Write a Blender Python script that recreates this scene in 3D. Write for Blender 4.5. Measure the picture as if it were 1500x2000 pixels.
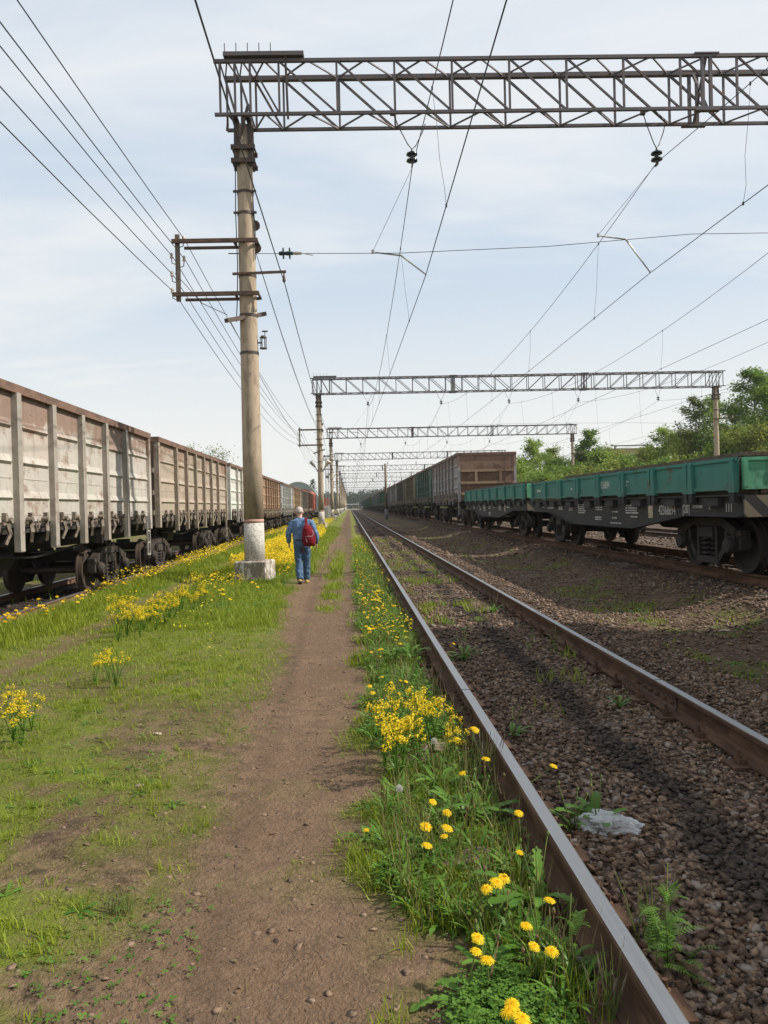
import bpy, bmesh, math, random
import numpy as np
from mathutils import Vector, Matrix, Euler
for o in list(bpy.data.objects): bpy.data.objects.remove(o)
SC = bpy.context.scene
COL = SC.collection
random.seed(7); RNG = np.random.default_rng(11)
R = math.radians
# ------------------------------------------------------------------ camera
CAMZ = 1.65
cam = bpy.data.cameras.new('camera'); camo = bpy.data.objects.new('camera', cam); COL.objects.link(camo)
cam.sensor_fit = 'VERTICAL'; cam.sensor_height = 36; cam.sensor_width = 27; cam.lens = 27.0
cam.clip_start = .05; cam.clip_end = 6000
CROT = Matrix.Rotation(-R(2.56), 3, 'Z') @ Matrix.Rotation(R(90 - .44), 3, 'X') @ Matrix.Rotation(-R(1.4), 3, 'Z')
camo.matrix_world = Matrix.Translation((0, 0, CAMZ)) @ CROT.to_4x4()
SC.camera = camo
SC.render.resolution_x = 768; SC.render.resolution_y = 1024
def ray(px, py): return CROT @ Vector(((px - 750) / 1500, (1000 - py) / 1500, -1))
def at_y(px, py, Y):
    d = ray(px, py); return Vector((0, 0, CAMZ)) + d * (Y / d.y)
def at_z(px, py, z):
    d = ray(px, py); return Vector((0, 0, CAMZ)) + d * ((z - CAMZ) / d.z)
# ------------------------------------------------------------------ light
SUN_AZ, SUN_EL = 97.5, 41.0          # degrees clockwise from +Y, elevation
w = bpy.data.worlds.new('World'); SC.world = w; w.use_nodes = True
nt = w.node_tree; nt.nodes.clear()
def node(nt, t, ins=None, **props):
    n = nt.nodes.new(t)
    for k, v in props.items(): setattr(n, k, v)
    for k, v in (ins or {}).items():
        s = n.inputs[k]
        if isinstance(v, bpy.types.NodeSocket): nt.links.new(v, s)
        else: s.default_value = v
    return n
def mixc(nt, f, a, b, mode='MIX'):
    n = nt.nodes.new('ShaderNodeMix'); n.data_type = 'RGBA'; n.blend_type = mode
    for i, v in ((0, f), (6, a), (7, b)):
        if isinstance(v, bpy.types.NodeSocket): nt.links.new(v, n.inputs[i])
        else: n.inputs[i].default_value = v if i == 0 else (*v[:3], 1)
    return n.outputs[2]
def math_(nt, op, a, b=0.0, c=None, clamp=False):
    n = nt.nodes.new('ShaderNodeMath'); n.operation = op; n.use_clamp = clamp
    for i, v in enumerate((a, b) if c is None else (a, b, c)):
        if isinstance(v, bpy.types.NodeSocket): nt.links.new(v, n.inputs[i])
        else: n.inputs[i].default_value = v
    return n.outputs[0]
def ramp(nt, f, lo, hi, a=0., b=1.):
    n = nt.nodes.new('ShaderNodeMapRange'); n.interpolation_type = 'SMOOTHSTEP'
    nt.links.new(f, n.inputs[0])
    for i, v in ((1, lo), (2, hi), (3, a), (4, b)): n.inputs[i].default_value = v
    return n.outputs[0]
sky = node(nt, 'ShaderNodeTexSky', sky_type='NISHITA', sun_disc=False, sun_elevation=R(SUN_EL), sun_rotation=R(SUN_AZ), air_density=1.0, dust_density=2.2, ozone_density=2.5)
tc = node(nt, 'ShaderNodeTexCoord')
sep = node(nt, 'ShaderNodeSeparateXYZ', {0: tc.outputs['Generated']})
zz = math_(nt, 'ADD', math_(nt, 'MAXIMUM', sep.outputs[2], 0.), .16)
cx = math_(nt, 'DIVIDE', sep.outputs[0], zz); cy = math_(nt, 'DIVIDE', sep.outputs[1], zz)
cv = node(nt, 'ShaderNodeCombineXYZ', {0: cx, 1: cy, 2: 0.})
cmap = node(nt, 'ShaderNodeMapping', {0: cv.outputs[0], 'Rotation': (0, 0, R(24)), 'Scale': (.45, 1.15, 1), 'Location': (3.1, .7, 0)})
cn = node(nt, 'ShaderNodeTexNoise', {'Vector': cmap.outputs[0], 'Scale': 1.1, 'Detail': 7., 'Roughness': .56, 'Distortion': .5})
cn2 = node(nt, 'ShaderNodeTexNoise', {'Vector': cmap.outputs[0], 'Scale': 4.5, 'Detail': 6., 'Roughness': .6, 'Distortion': .8})
cl = math_(nt, 'ADD', math_(nt, 'MULTIPLY', cn.outputs[0], .75), math_(nt, 'MULTIPLY', cn2.outputs[0], .25))
cf = ramp(nt, cl, .36, .66, .28, .84)
hz = ramp(nt, sep.outputs[2], .0, .42, .95, 0.)          # milky band of thin cloud low over the horizon
cf = math_(nt, 'MAXIMUM', cf, hz)
skyb = mixc(nt, .78, sky.outputs[0], (4.2, 5.25, 6.4))
skyc = mixc(nt, cf, skyb, mixc(nt, ramp(nt, sep.outputs[2], .02, .5), (6.8, 6.8, 6.45), (6.45, 6.55, 6.65)))
bg = node(nt, 'ShaderNodeBackground', {'Color': skyc, 'Strength': .098})
wo = node(nt, 'ShaderNodeOutputWorld', {0: bg.outputs[0]})
sl = bpy.data.lights.new('sun', 'SUN'); sl.energy = 4.3; sl.angle = R(.6); sl.color = (1, .93, .82)
so = bpy.data.objects.new('sun', sl); COL.objects.link(so)
sdir = Vector((math.sin(R(SUN_AZ)) * math.cos(R(SUN_EL)), math.cos(R(SUN_AZ)) * math.cos(R(SUN_EL)), math.sin(R(SUN_EL))))
so.rotation_euler = sdir.to_track_quat('Z', 'Y').to_euler()
SC.view_settings.view_transform = 'Standard'; SC.view_settings.look = 'None'
SC.view_settings.exposure = 0.5; SC.view_settings.gamma = 1
# ------------------------------------------------------------------ object helpers
def tag(o, label=None, cat=None, group=None, kind=None):
    if label: o['label'] = label
    if cat: o['category'] = cat
    if group: o['group'] = group
    if kind: o['kind'] = kind
    return o
def link(name, me, mat=None, parent=None, mats=None):
    o = bpy.data.objects.new(name, me); COL.objects.link(o)
    for m in (mats or ([mat] if mat else [])): me.materials.append(m)
    if parent is not None: o.parent = parent
    return o
def empty(name, loc=(0, 0, 0), rz=0.):
    o = bpy.data.objects.new(name, None); COL.objects.link(o); o.location = loc; o.rotation_euler = (0, 0, rz)
    o.empty_display_size = .2
    return o
CH = {}
def kids(o): return [c for c in bpy.data.objects if c.parent == o]
def tree_of(o):                                   # (object, [subtrees]) read once, copied many times
    return (o, [tree_of(c) for c in kids(o)])
def copy_tree(t, parent=None):
    o, ch = t
    c = o.copy(); COL.objects.link(c)
    if parent is not None: c.parent = parent
    for k in ch: copy_tree(k, c)
    return c
def all_of(t):
    yield t[0]
    for k in t[1]: yield from all_of(k)
class MB:
    def __init__(s): s.V = []; s.F = []; s.M = []; s.mi = 0
    def add(s, vs, fs):
        b = len(s.V); s.V.extend([tuple(v) for v in vs]); s.F.extend([tuple(b + i for i in f) for f in fs]); s.M.extend([s.mi] * len(fs)); return s
    def box(s, c, d, rot=None, taper=1.0):
        x, y, z = d[0] / 2, d[1] / 2, d[2] / 2
        vs = [Vector((sx * x * (taper if sz > 0 else 1), sy * y * (taper if sz > 0 else 1), sz * z)) for sz in (-1, 1) for sx, sy in ((-1, -1), (1, -1), (1, 1), (-1, 1))]
        if rot is not None: vs = [rot @ v for v in vs]
        c = Vector(c)
        return s.add([v + c for v in vs], [(3, 2, 1, 0), (4, 5, 6, 7), (0, 1, 5, 4), (1, 2, 6, 5), (2, 3, 7, 6), (3, 0, 4, 7)])
    def span(s, a, b): # box between corners
        return s.box([(a[i] + b[i]) / 2 for i in range(3)], [abs(b[i] - a[i]) for i in range(3)])
    def bar(s, a, b, w, h=None, up=(0, 0, 1)):
        a, b = Vector(a), Vector(b); d = b - a; L = d.length
        if L < 1e-6: return s
        d.normalize(); u = Vector(up)
        if abs(d.dot(u)) > .98: u = Vector((1, 0, 0))
        x = d.cross(u).normalized(); z = x.cross(d)
        m = Matrix((x, d, z)).transposed()
        return s.box((a + b) / 2, (w, L, h or w), m)
    def tube(s, pts, r, n=6, cap=True):
        pts = [Vector(p) for p in pts]; k = len(pts)
        rs = list(r) if hasattr(r, '__len__') else [r] * k
        b = len(s.V); prev = None
        for i, p in enumerate(pts):
            d = (pts[min(i + 1, k - 1)] - pts[max(i - 1, 0)]).normalized()
            if prev is None:
                u = Vector((0, 0, 1)) if abs(d.z) < .9 else Vector((1, 0, 0)); x = d.cross(u).normalized()
            else: x = (prev - d * prev.dot(d)).normalized()
            prev = x; y = d.cross(x)
            for j in range(n):
                a = 2 * math.pi * j / n; s.V.append(tuple(p + (x * math.cos(a) + y * math.sin(a)) * rs[i]))
        fs = [(b + i * n + j, b + i * n + (j + 1) % n, b + (i + 1) * n + (j + 1) % n, b + (i + 1) * n + j) for i in range(k - 1) for j in range(n)]
        if cap: fs += [tuple(b + j for j in reversed(range(n))), tuple(b + (k - 1) * n + j for j in range(n))]
        s.F.extend(fs); s.M.extend([s.mi] * len(fs)); return s
    def lathe(s, prof, c=(0, 0, 0), n=16, axis=None):     # prof: (radius, height) list; axis: matrix turning z
        b = len(s.V); c = Vector(c)
        for r, h in prof:
            for j in range(n):
                a = 2 * math.pi * j / n; v = Vector((r * math.cos(a), r * math.sin(a), h))
                if axis is not None: v = axis @ v
                s.V.append(tuple(v + c))
        k = len(prof)
        fs = [(b + i * n + j, b + i * n + (j + 1) % n, b + (i + 1) * n + (j + 1) % n, b + (i + 1) * n + j) for i in range(k - 1) for j in range(n)]
        fs += [tuple(b + j for j in reversed(range(n))), tuple(b + (k - 1) * n + j for j in range(n))]
        s.F.extend(fs); s.M.extend([s.mi] * len(fs)); return s
    def prism(s, poly, lo, hi, axis='x'):                  # polygon in the two other axes, extruded from lo to hi
        def p3(a, b, t): return (t, a, b) if axis == 'x' else (a, t, b) if axis == 'y' else (a, b, t)
        n = len(poly)
        vs = [p3(a, b, lo) for a, b in poly] + [p3(a, b, hi) for a, b in poly]
        fs = [tuple(range(n))[::-1], tuple(range(n, 2 * n))] + [(i, (i + 1) % n, n + (i + 1) % n, n + i) for i in range(n)]
        return s.add(vs, fs)
    def loft(s, rings, n=16, cap=True):                    # ring: (centre, rx, ry[, matrix])
        b = len(s.V); k = len(rings)
        for rg in rings:
            c = Vector(rg[0]); m = rg[3] if len(rg) > 3 else None
            for j in range(n):
                a = 2 * math.pi * j / n; v = Vector((rg[1] * math.cos(a), rg[2] * math.sin(a), 0))
                if m is not None: v = m @ v
                s.V.append(tuple(c + v))
        fs = [(b + i * n + j, b + i * n + (j + 1) % n, b + (i + 1) * n + (j + 1) % n, b + (i + 1) * n + j) for i in range(k - 1) for j in range(n)]
        if cap: fs += [tuple(b + j for j in reversed(range(n))), tuple(b + (k - 1) * n + j for j in range(n))]
        s.F.extend(fs); s.M.extend([s.mi] * len(fs)); return s
    def mesh(s, name, smooth=False, bevel=0., fix=True):
        me = bpy.data.meshes.new(name); me.from_pydata(s.V, [], s.F); me.update()
        if any(s.M): me.polygons.foreach_set('material_index', s.M)
        if fix:
            bm = bmesh.new(); bm.from_mesh(me); bmesh.ops.recalc_face_normals(bm, faces=bm.faces)
            bm.to_mesh(me); bm.free()
        if smooth:
            me.polygons.foreach_set('use_smooth', [True] * len(me.polygons))
            if smooth != 'all': me.set_sharp_from_angle(angle=R(38))
        return me
    def build(s, name, mat, parent=None, smooth=False, mats=None, bevel=0.):
        o = link(name, s.mesh(name, smooth), mat, parent, mats)
        if bevel:
            bv = o.modifiers.new('bevel', 'BEVEL'); bv.width = bevel; bv.segments = 2; bv.limit_method = 'ANGLE'
        return o
# numpy meshes
def np_mesh(name, V, loops, sizes, mats, attrs=None, smooth=False, mi=None):
    me = bpy.data.meshes.new(name)
    V = np.ascontiguousarray(V, np.float32)
    me.vertices.add(len(V)); me.vertices.foreach_set('co', V.ravel())
    me.loops.add(len(loops)); me.loops.foreach_set('vertex_index', np.asarray(loops, np.int32))
    sizes = np.asarray(sizes, np.int32); st = np.zeros(len(sizes), np.int32); st[1:] = np.cumsum(sizes)[:-1]
    me.polygons.add(len(sizes)); me.polygons.foreach_set('loop_start', st)
    try: me.polygons.foreach_set('loop_total', sizes)
    except Exception: pass
    if smooth: me.polygons.foreach_set('use_smooth', np.ones(len(sizes), bool))
    for m in mats: me.materials.append(m)
    if mi is not None: me.polygons.foreach_set('material_index', np.asarray(mi, np.int32))
    for k, a in (attrs or {}).items():
        at = me.attributes.new(k, 'FLOAT', 'POINT'); at.data.foreach_set('value', np.ascontiguousarray(a, np.float32))
    me.update(calc_edges=True); me.validate()
    return me
def rotm(rz, tilt=None, spin=None):
    n = len(rz); c, s_ = np.cos(rz), np.sin(rz); z = np.zeros(n); o = np.ones(n)
    A = np.stack([c, -s_, z, s_, c, z, z, z, o], 1).reshape(n, 3, 3)
    if tilt is not None:
        c, s_ = np.cos(tilt), np.sin(tilt)
        A = A @ np.stack([o, z, z, z, c, -s_, z, s_, c], 1).reshape(n, 3, 3)
    if spin is not None:
        c, s_ = np.cos(spin), np.sin(spin)
        A = A @ np.stack([c, -s_, z, s_, c, z, z, z, o], 1).reshape(n, 3, 3)
    return A
def scat(bV, bF, pos, A, scale):
    """copies of a small base mesh merged into arrays: V, loops, sizes, copy index per vertex"""
    bV = np.asarray(bV, float); n = len(pos)
    sc = np.asarray(scale, float)
    if sc.ndim == 1: sc = np.repeat(sc[:, None], 3, 1)
    V = np.einsum('nij,nkj->nki', A, bV[None] * sc[:, None, :]) + pos[:, None, :]
    L = np.array([i for f in bF for i in f]); S = np.array([len(f) for f in bF])
    loops = (L[None] + (np.arange(n) * len(bV))[:, None]).ravel(); sizes = np.tile(S, n)
    return [V.reshape(-1, 3), loops, sizes, np.repeat(np.arange(n), len(bV))]
def join(parts, rnd=True):
    V = []; L = []; S = []; Q = []; off = 0
    for v, l, s_, q in parts:
        V.append(v); L.append(l + off); S.append(s_); off += len(v); Q.append(RNG.random(int(q.max()) + 1 if len(q) else 1)[q])
    return np.concatenate(V), np.concatenate(L), np.concatenate(S), np.concatenate(Q)
# value noise
_T = RNG.random((256, 256))
def vnoise(x, y):
    xi = np.floor(x).astype(int); yi = np.floor(y).astype(int); fx = x - xi; fy = y - yi
    fx = fx * fx * (3 - 2 * fx); fy = fy * fy * (3 - 2 * fy)
    g = lambda i, j: _T[i % 256, j % 256]
    return (g(xi, yi) * (1 - fx) + g(xi + 1, yi) * fx) * (1 - fy) + (g(xi, yi + 1) * (1 - fx) + g(xi + 1, yi + 1) * fx) * fy
def fbm(x, y, o=4):
    v = 0; a = .5; t = 0
    for i in range(o): v = v + a * vnoise(x * 2 ** i + 17.3 * i, y * 2 ** i + 5.1 * i); t += a; a *= .5
    return v / t
def sstep(a, b, x):
    t = np.clip((x - a) / (b - a), 0, 1); return t * t * (3 - 2 * t)
# ------------------------------------------------------------------ materials
def newmat(name):
    m = bpy.data.materials.new(name); m.use_nodes = True; m.node_tree.nodes.clear(); return m, m.node_tree
def finish(nt, shader):
    node(nt, 'ShaderNodeOutputMaterial', {0: shader})
def objco(nt, scale=(1, 1, 1), rnd=True):
    t = node(nt, 'ShaderNodeTexCoord'); v = t.outputs['Object']
    if rnd:
        oi = node(nt, 'ShaderNodeObjectInfo')
        v = node(nt, 'ShaderNodeVectorMath', {0: v, 1: node(nt, 'ShaderNodeCombineXYZ', {0: math_(nt, 'MULTIPLY', oi.outputs['Random'], 31.), 1: math_(nt, 'MULTIPLY', oi.outputs['Random'], 57.), 2: math_(nt, 'MULTIPLY', oi.outputs['Random'], 0.)}).outputs[0]}, operation='ADD').outputs[0]
    return node(nt, 'ShaderNodeMapping', {0: v, 'Scale': scale}).outputs[0]
def noise(nt, v, scale, detail=5., rough=.55, dist=0.):
    return node(nt, 'ShaderNodeTexNoise', {'Vector': v, 'Scale': scale, 'Detail': detail, 'Roughness': rough, 'Distortion': dist}).outputs[0]
def bump(nt, h, strength=.3, dist=.02):
    return node(nt, 'ShaderNodeBump', {'Height': h, 'Strength': strength, 'Distance': dist}).outputs[0]
def plain(name, c, rough=.6, metal=0., var=.25, scale=6., c2=None, bumps=.15, spec=.5, stretch=(1, 1, 1), lo=.42, hi=.62):
    """one colour broken by noise, with a second colour showing through in patches"""
    m, nt = newmat(name); v = objco(nt, stretch)
    n1 = noise(nt, v, scale, 6., .6); n2 = noise(nt, v, scale * 7, 3.)
    a = mixc(nt, n1, tuple(x * (1 - var) for x in c), tuple(min(1, x * (1 + var)) for x in c))
    if c2: a = mixc(nt, ramp(nt, noise(nt, v, scale * 1.7, 8., .65), lo, hi), a, c2)
    a = mixc(nt, math_(nt, 'MULTIPLY', n2, .35), a, tuple(x * .55 for x in c))
    b = node(nt, 'ShaderNodeBsdfPrincipled', {'Base Color': a, 'Roughness': rough, 'Metallic': metal, 'Specular IOR Level': spec})
    if bumps: nt.links.new(bump(nt, n2, bumps, .01), b.inputs['Normal'])
    finish(nt, b.outputs[0]); return m
def leafmat(name, c1, c2, trans=.35, rough=.55):
    """leaf colour chosen per leaf from the rnd attribute; light passes through"""
    m, nt = newmat(name)
    at = node(nt, 'ShaderNodeAttribute', attribute_name='rnd').outputs['Fac']
    c = mixc(nt, at, c1, c2)
    b = node(nt, 'ShaderNodeBsdfPrincipled', {'Base Color': c, 'Roughness': rough, 'Specular IOR Level': .25})
    t = node(nt, 'ShaderNodeBsdfTranslucent', {'Color': c})
    finish(nt, node(nt, 'ShaderNodeMixShader', {0: trans, 1: b.outputs[0], 2: t.outputs[0]}).outputs[0]); return m
M = {}
M['steel_dark'] = plain('dark_steel', (.05, .045, .042), .55, .3, .3, 5, (.10, .055, .035))
M['truss'] = plain('truss_steel', (.108, .095, .10), .6, .2, .35, 3, (.16, .10, .08), lo=.5, hi=.66)
M['wire'] = plain('wire_metal', (.03, .03, .034), .5, .4, .1, 4)
M['rust'] = plain('rusty_steel', (.13, .075, .05), .75, .1, .35, 5, (.07, .045, .035))
M['concrete'] = plain('pole_concrete', (.40, .32, .235), .85, 0, .26, 3.5, (.25, .195, .14), .35, .2, (1.5, 1.5, .35), .47, .66)
M['white_wash'] = plain('worn_whitewash', (.58, .55, .50), .85, 0, .15, 24, (.17, .15, .125), .35, .2, (1, 1, .7), .46, .66)
M['block'] = plain('foundation_concrete', (.25, .21, .17), .9, 0, .2, 6, (.60, .57, .52), .4, .2, (1, 1, .45), .47, .56)
M['pink'] = plain('pink_paint', (.50, .25, .21), .8, 0, .2, 12, (.42, .32, .25), .2, .2)
M['glass_dark'] = plain('dark_glass', (.012, .03, .028), .12, 0, .1, 3, bumps=0)
M['porcelain'] = plain('porcelain', (.55, .46, .36), .25, 0, .1, 4, bumps=0)
M['wood_post'] = plain('old_timber', (.21, .17, .13), .85, 0, .25, 5, (.11, .085, .065), .4, .2, (6, 6, .5))
M['zinc'] = plain('galvanised', (.42, .42, .40), .5, .4, .15, 5)
# ------------------------------------------------------------------ terrain
XT = 1.68; XR = 7.5; XL = -6.85            # track centres
GA = .797                                   # half distance between rail heads
def zr_(y): return .37 + .05 * sstep(30, 60, np.asarray(y, float))
ZL = -.10; ZT = .18
def path_c(y): return -.33 + .04 * np.sin(y * .33 + .6) - .20 * sstep(6, 13, y) - .10 * np.exp(-((y - 16.5) / 3.) ** 2) - .08 * sstep(20, 40, y)
def path_w(y): return .60 - .17 * sstep(2.4, 6, y) + .16 * sstep(8, 14, y) - .20 * sstep(19, 34, y) - .39 * sstep(34, 58, y)
def hgt(x, y):
    x = np.asarray(x, float); y = np.asarray(y, float)
    z = .05 * (fbm(x * .35, y * .35, 3) - .5) * sstep(-.9, -1.6, x)
    z = z + .04 * sstep(-.8, -1.3, x) * sstep(-5.4, -4.6, x)
    z = z - .03 * np.exp(-((x - path_c(y)) / .45) ** 2)
    z = z - .05 * np.exp(-((x + 3.7) / .3) ** 2)
    z = z - .26 * sstep(-4.7, -5.6, x) + .1 * sstep(-8.2, -9.5, x)
    # our track bed: a low shoulder, then the ditch, then the higher bed to the right
    z = z - .035 * sstep(.05, .45, x) * sstep(1.1, .8, x)
    z = z - .03 * sstep(.8, .95, x) * sstep(3.0, 2.8, x)
    bed = zr_(y) - .21
    z = z - .13 * sstep(3.0, 3.9, x) * sstep(6.1, 5.2, x)
    z = np.where(x > 4.4, z + (bed - 0) * sstep(4.6, 6.0, x), z)
    z = z + .030 * (fbm(x * 2.6, y * 2.2, 3) - .5) + .012 * (fbm(x * 9, y * 9, 2) - .5) * np.where(y < 25, 1, 0)
    return z
def m_path(x, y):
    n = fbm(x * 1.3 + 9, y * .8, 4) - .5
    d = np.abs(x - path_c(y) + n * .45) / np.maximum(.02, path_w(y) + n * .18)
    p = sstep(1.25, .7, d)
    q = sstep(.36, .16, np.abs(x + 3.7 + .35 * n + .06 * np.sin(y * .5))) * .85
    return np.clip(p, 0, 1), q
def m_grass(x, y):
    """0..1 how much green grows at a point"""
    p, q = m_path(x, y)
    n = fbm(x * .9 + 3, y * .9, 5); n2 = fbm(x * 2.6, y * 2.6 + 40, 4)
    left = sstep(-.55, -1.25, x + (n2 - .5) * .6)
    cover = .88 * sstep(3.2, 11.5, y + (n - .5) * 7 + np.clip(-x - 1.2, 0, 3) * .4) + .25 * sstep(9, 17, y)
    g = left * np.maximum(sstep(.46, .62, .45 * n + .55 * n2 + .015), cover)
    strip = sstep(.0, .22, x + (n2 - .5) * .4) * sstep(.86, .7, x) * sstep(.36, .52, n2 * .6 + n * .4 + .03 * (y > 8))
    centre = sstep(.26, .06, np.abs(x + .36)) * sstep(11.5, 14, y) * sstep(34, 18, y) * sstep(.36, .5, n2)   # green strip in the path
    right_bits = sstep(.1, .3, x) * 0
    track = sstep(.95, 1.1, x) * sstep(2.45, 2.2, x) * sstep(.52, .60, n * .45 + n2 * .55) * sstep(5, 11, y)
    ditch = sstep(3.5, 4.1, x) * sstep(6.0, 5.4, x) * sstep(.50, .62, n * .6 + n2 * .4) * .8
    under = sstep(-5.55, -5.9, x) * sstep(.5, .6, n)
    left = np.where(x < -5.7, 0, g)
    left = np.where(x < -.75, np.maximum(left, .40 * sstep(.38, .50, n2)), left)
    r = np.maximum.reduce([left * (1 - p) * (1 - .92 * q), strip, centre, track, ditch, under * .7, sstep(22, 26, x)])
    r = r + .30 * sstep(-.25, .1, x) * sstep(.6, .3, x) * sstep(.44, .56, n2) * (y < 8) + .12 * sstep(.62, .7, n2) * (y < 6) * (x < .3) * (x > -1.5)
    return np.clip(r, 0, 1)
def m_ball(x, y):
    n = fbm(x * 1.7, y * 1.7 + 8, 4) - .5
    a = sstep(.55, .85, x + n * .4) * sstep(3.9, 3.2, x + n * .5)
    d = sstep(3.2, 3.6, x) * sstep(6.0, 5.4, x) * (.45 + .8 * n)
    b = sstep(5.2, 5.9, x + n * .4) * sstep(24, 21, x)
    c = sstep(-5.6, -5.95, x) * sstep(-8.6, -8.1, x)
    return np.clip(np.maximum.reduce([a, d, b, c]), 0, 1)
def m_oil(x, y):
    n = fbm(x * 3, y * 1.2, 4) - .5
    a = sstep(.22, .06, np.abs(x - XT - .10 + n * .35)) * sstep(.22, .42, fbm(x * 2, y * .5 + 3, 3) + .12)
    return np.clip(np.maximum(a, .8 * c_dark(x)), 0, 1)
def c_dark(x): return sstep(-5.6, -6.0, x) * sstep(-8.4, -8., x)
xs = np.concatenate([-np.geomspace(1500, 10, 46), np.arange(-9.5, 10.5, .1), np.geomspace(10.6, 1500, 46)])
ys = [-60., -30, -12, -5, -1]
y = 0.
while y < 2200: ys.append(y); y += max(.1, .014 * y)
ys = np.array(ys)
X, Y = np.meshgrid(xs, ys, indexing='ij')
Z = hgt(X, Y)
# beyond the yard the land is flat
nx, ny = X.shape
V = np.stack([X, Y, Z], -1).reshape(-1, 3)
ii = (np.arange(nx - 1)[:, None] * ny + np.arange(ny - 1)[None]).ravel()
loops = np.stack([ii, ii + ny, ii + ny + 1, ii + 1], 1).ravel()
pm, qm = m_path(X, Y)
GND, nt = newmat('ground_soil')
def att(nt, k): return node(nt, 'ShaderNodeAttribute', attribute_name=k).outputs['Fac']
pos = node(nt, 'ShaderNodeNewGeometry').outputs['Position']
n1 = noise(nt, pos, 1.1, 6., .6); n2 = noise(nt, pos, 9., 6., .62); n3 = noise(nt, pos, 60., 4., .6)
soil = mixc(nt, ramp(nt, n1, .35, .65), (.120, .072, .045), (.205, .136, .086))
soil = mixc(nt, ramp(nt, n2, .4, .62), soil, (.070, .045, .031))
soil = mixc(nt, math_(nt, 'MULTIPLY', ramp(nt, n3, .5, .7), .5), soil, (.25, .19, .14))
peb = node(nt, 'ShaderNodeTexVoronoi', {'Vector': pos, 'Scale': 15., 'Randomness': 1.})
pebm = ramp(nt, math_(nt, 'ADD', peb.outputs['Distance'], math_(nt, 'MULTIPLY', n2, .35)), .34, .28)
sepc = node(nt, 'ShaderNodeSeparateColor', {0: peb.outputs['Color']})
pebm = math_(nt, 'MULTIPLY', pebm, ramp(nt, sepc.outputs[0], .62, .70))
soil = mixc(nt, pebm, soil, (.23, .18, .15))
soil = mixc(nt, math_(nt, 'MULTIPLY', att(nt, 'path'), .55), soil, mixc(nt, n2, (.150, .095, .058), (.232, .158, .102)))
green = mixc(nt, n2, (.090, .125, .014), (.175, .215, .026))
moss = ramp(nt, noise(nt, pos, 3.2, 6., .6), .44, .6)
soil = mixc(nt, math_(nt, 'MULTIPLY', moss, math_(nt, 'MULTIPLY', att(nt, 'moss'), .55)), soil, (.125, .115, .034))
col = mixc(nt, math_(nt, 'MULTIPLY', att(nt, 'grass'), ramp(nt, n2, .3, .6, .55, .95)), soil, green)
vb = node(nt, 'ShaderNodeTexVoronoi', {'Vector': pos, 'Scale': 19.})
vs_ = node(nt, 'ShaderNodeSeparateColor', {0: vb.outputs['Color']})
bal = mixc(nt, vs_.outputs[0], (.10, .068, .05), (.24, .175, .135))
bal = mixc(nt, ramp(nt, vb.outputs['Distance'], .25, .65), bal, (.05, .036, .028))
bal = mixc(nt, ramp(nt, n1, .5, .7), bal, (.15, .105, .078))
col = mixc(nt, math_(nt, 'MULTIPLY', att(nt, 'ballast'), ramp(nt, n2, .25, .5, .7, 1.)), col, bal)
col = mixc(nt, math_(nt, 'MULTIPLY', att(nt, 'oil'), .72), col, (.022, .020, .020))
hh = math_(nt, 'ADD', math_(nt, 'MULTIPLY', n2, .9), math_(nt, 'MULTIPLY', n3, .42))
hh = math_(nt, 'ADD', hh, math_(nt, 'MULTIPLY', noise(nt, pos, 22., 5., .65, 1.2), .8))
hh = math_(nt, 'ADD', hh, math_(nt, 'MULTIPLY', pebm, .3))
hh = math_(nt, 'ADD', hh, math_(nt, 'MULTIPLY', math_(nt, 'MULTIPLY', att(nt, 'ballast'), vb.outputs['Distance']), -1.4))
b = node(nt, 'ShaderNodeBsdfPrincipled', {'Base Color': col, 'Roughness': .95, 'Specular IOR Level': .15, 'Normal': bump(nt, hh, .85, .045)})
finish(nt, b.outputs[0])
moss_a = sstep(-.1, .2, X) * sstep(.9, .7, X) + sstep(-.7, -1.4, X) * (X > -5.6)
gm = np_mesh('ground', V, loops, np.full(len(ii), 4), [GND], dict(grass=m_grass(X, Y).ravel(), ballast=m_ball(X, Y).ravel(), oil=m_oil(X, Y).ravel(), path=np.maximum(pm, qm).ravel(), moss=np.clip(moss_a, 0, 1).ravel()), smooth=True)
g = link('ground', gm); g['kind'] = 'structure'
# ------------------------------------------------------------------ ballast stones
def ico(seed, sub=1):
    bm = bmesh.new(); bmesh.ops.create_icosphere(bm, subdivisions=sub, radius=1)
    r = np.random.default_rng(seed); v = np.array([x.co for x in bm.verts]); f = [tuple(x.index for x in p.verts) for p in bm.faces]; bm.free()
    for k in range(11):                       # chop flat facets off
        d = r.normal(size=3); d /= np.linalg.norm(d); h = r.uniform(.36, .66)
        t = v @ d; v = v - np.clip(t - h, 0, None)[:, None] * d
    return v * np.array([1.45, r.uniform(.8, 1.15), r.uniform(.45, .75)]), f
STONE, nt = newmat('ballast_stone')
at = att(nt, 'rnd'); pos = node(nt, 'ShaderNodeNewGeometry').outputs['Position']
c = mixc(nt, ramp(nt, at, 0, .75), (.120, .070, .042), (.265, .178, .118))
c = mixc(nt, ramp(nt, at, .78, .98), c, (.28, .235, .20))
nn = noise(nt, pos, 28., 5., .6)
c = mixc(nt, ramp(nt, nn, .4, .65), c, (.058, .040, .030))
c = mixc(nt, math_(nt, 'MULTIPLY', att(nt, 'oil'), .72), c, (.024, .021, .020))
finish(nt, node(nt, 'ShaderNodeBsdfPrincipled', {'Base Color': c, 'Roughness': .85, 'Specular IOR Level': .25, 'Normal': bump(nt, nn, .35, .01)}).outputs[0])
parts = []; oil = []
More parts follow.
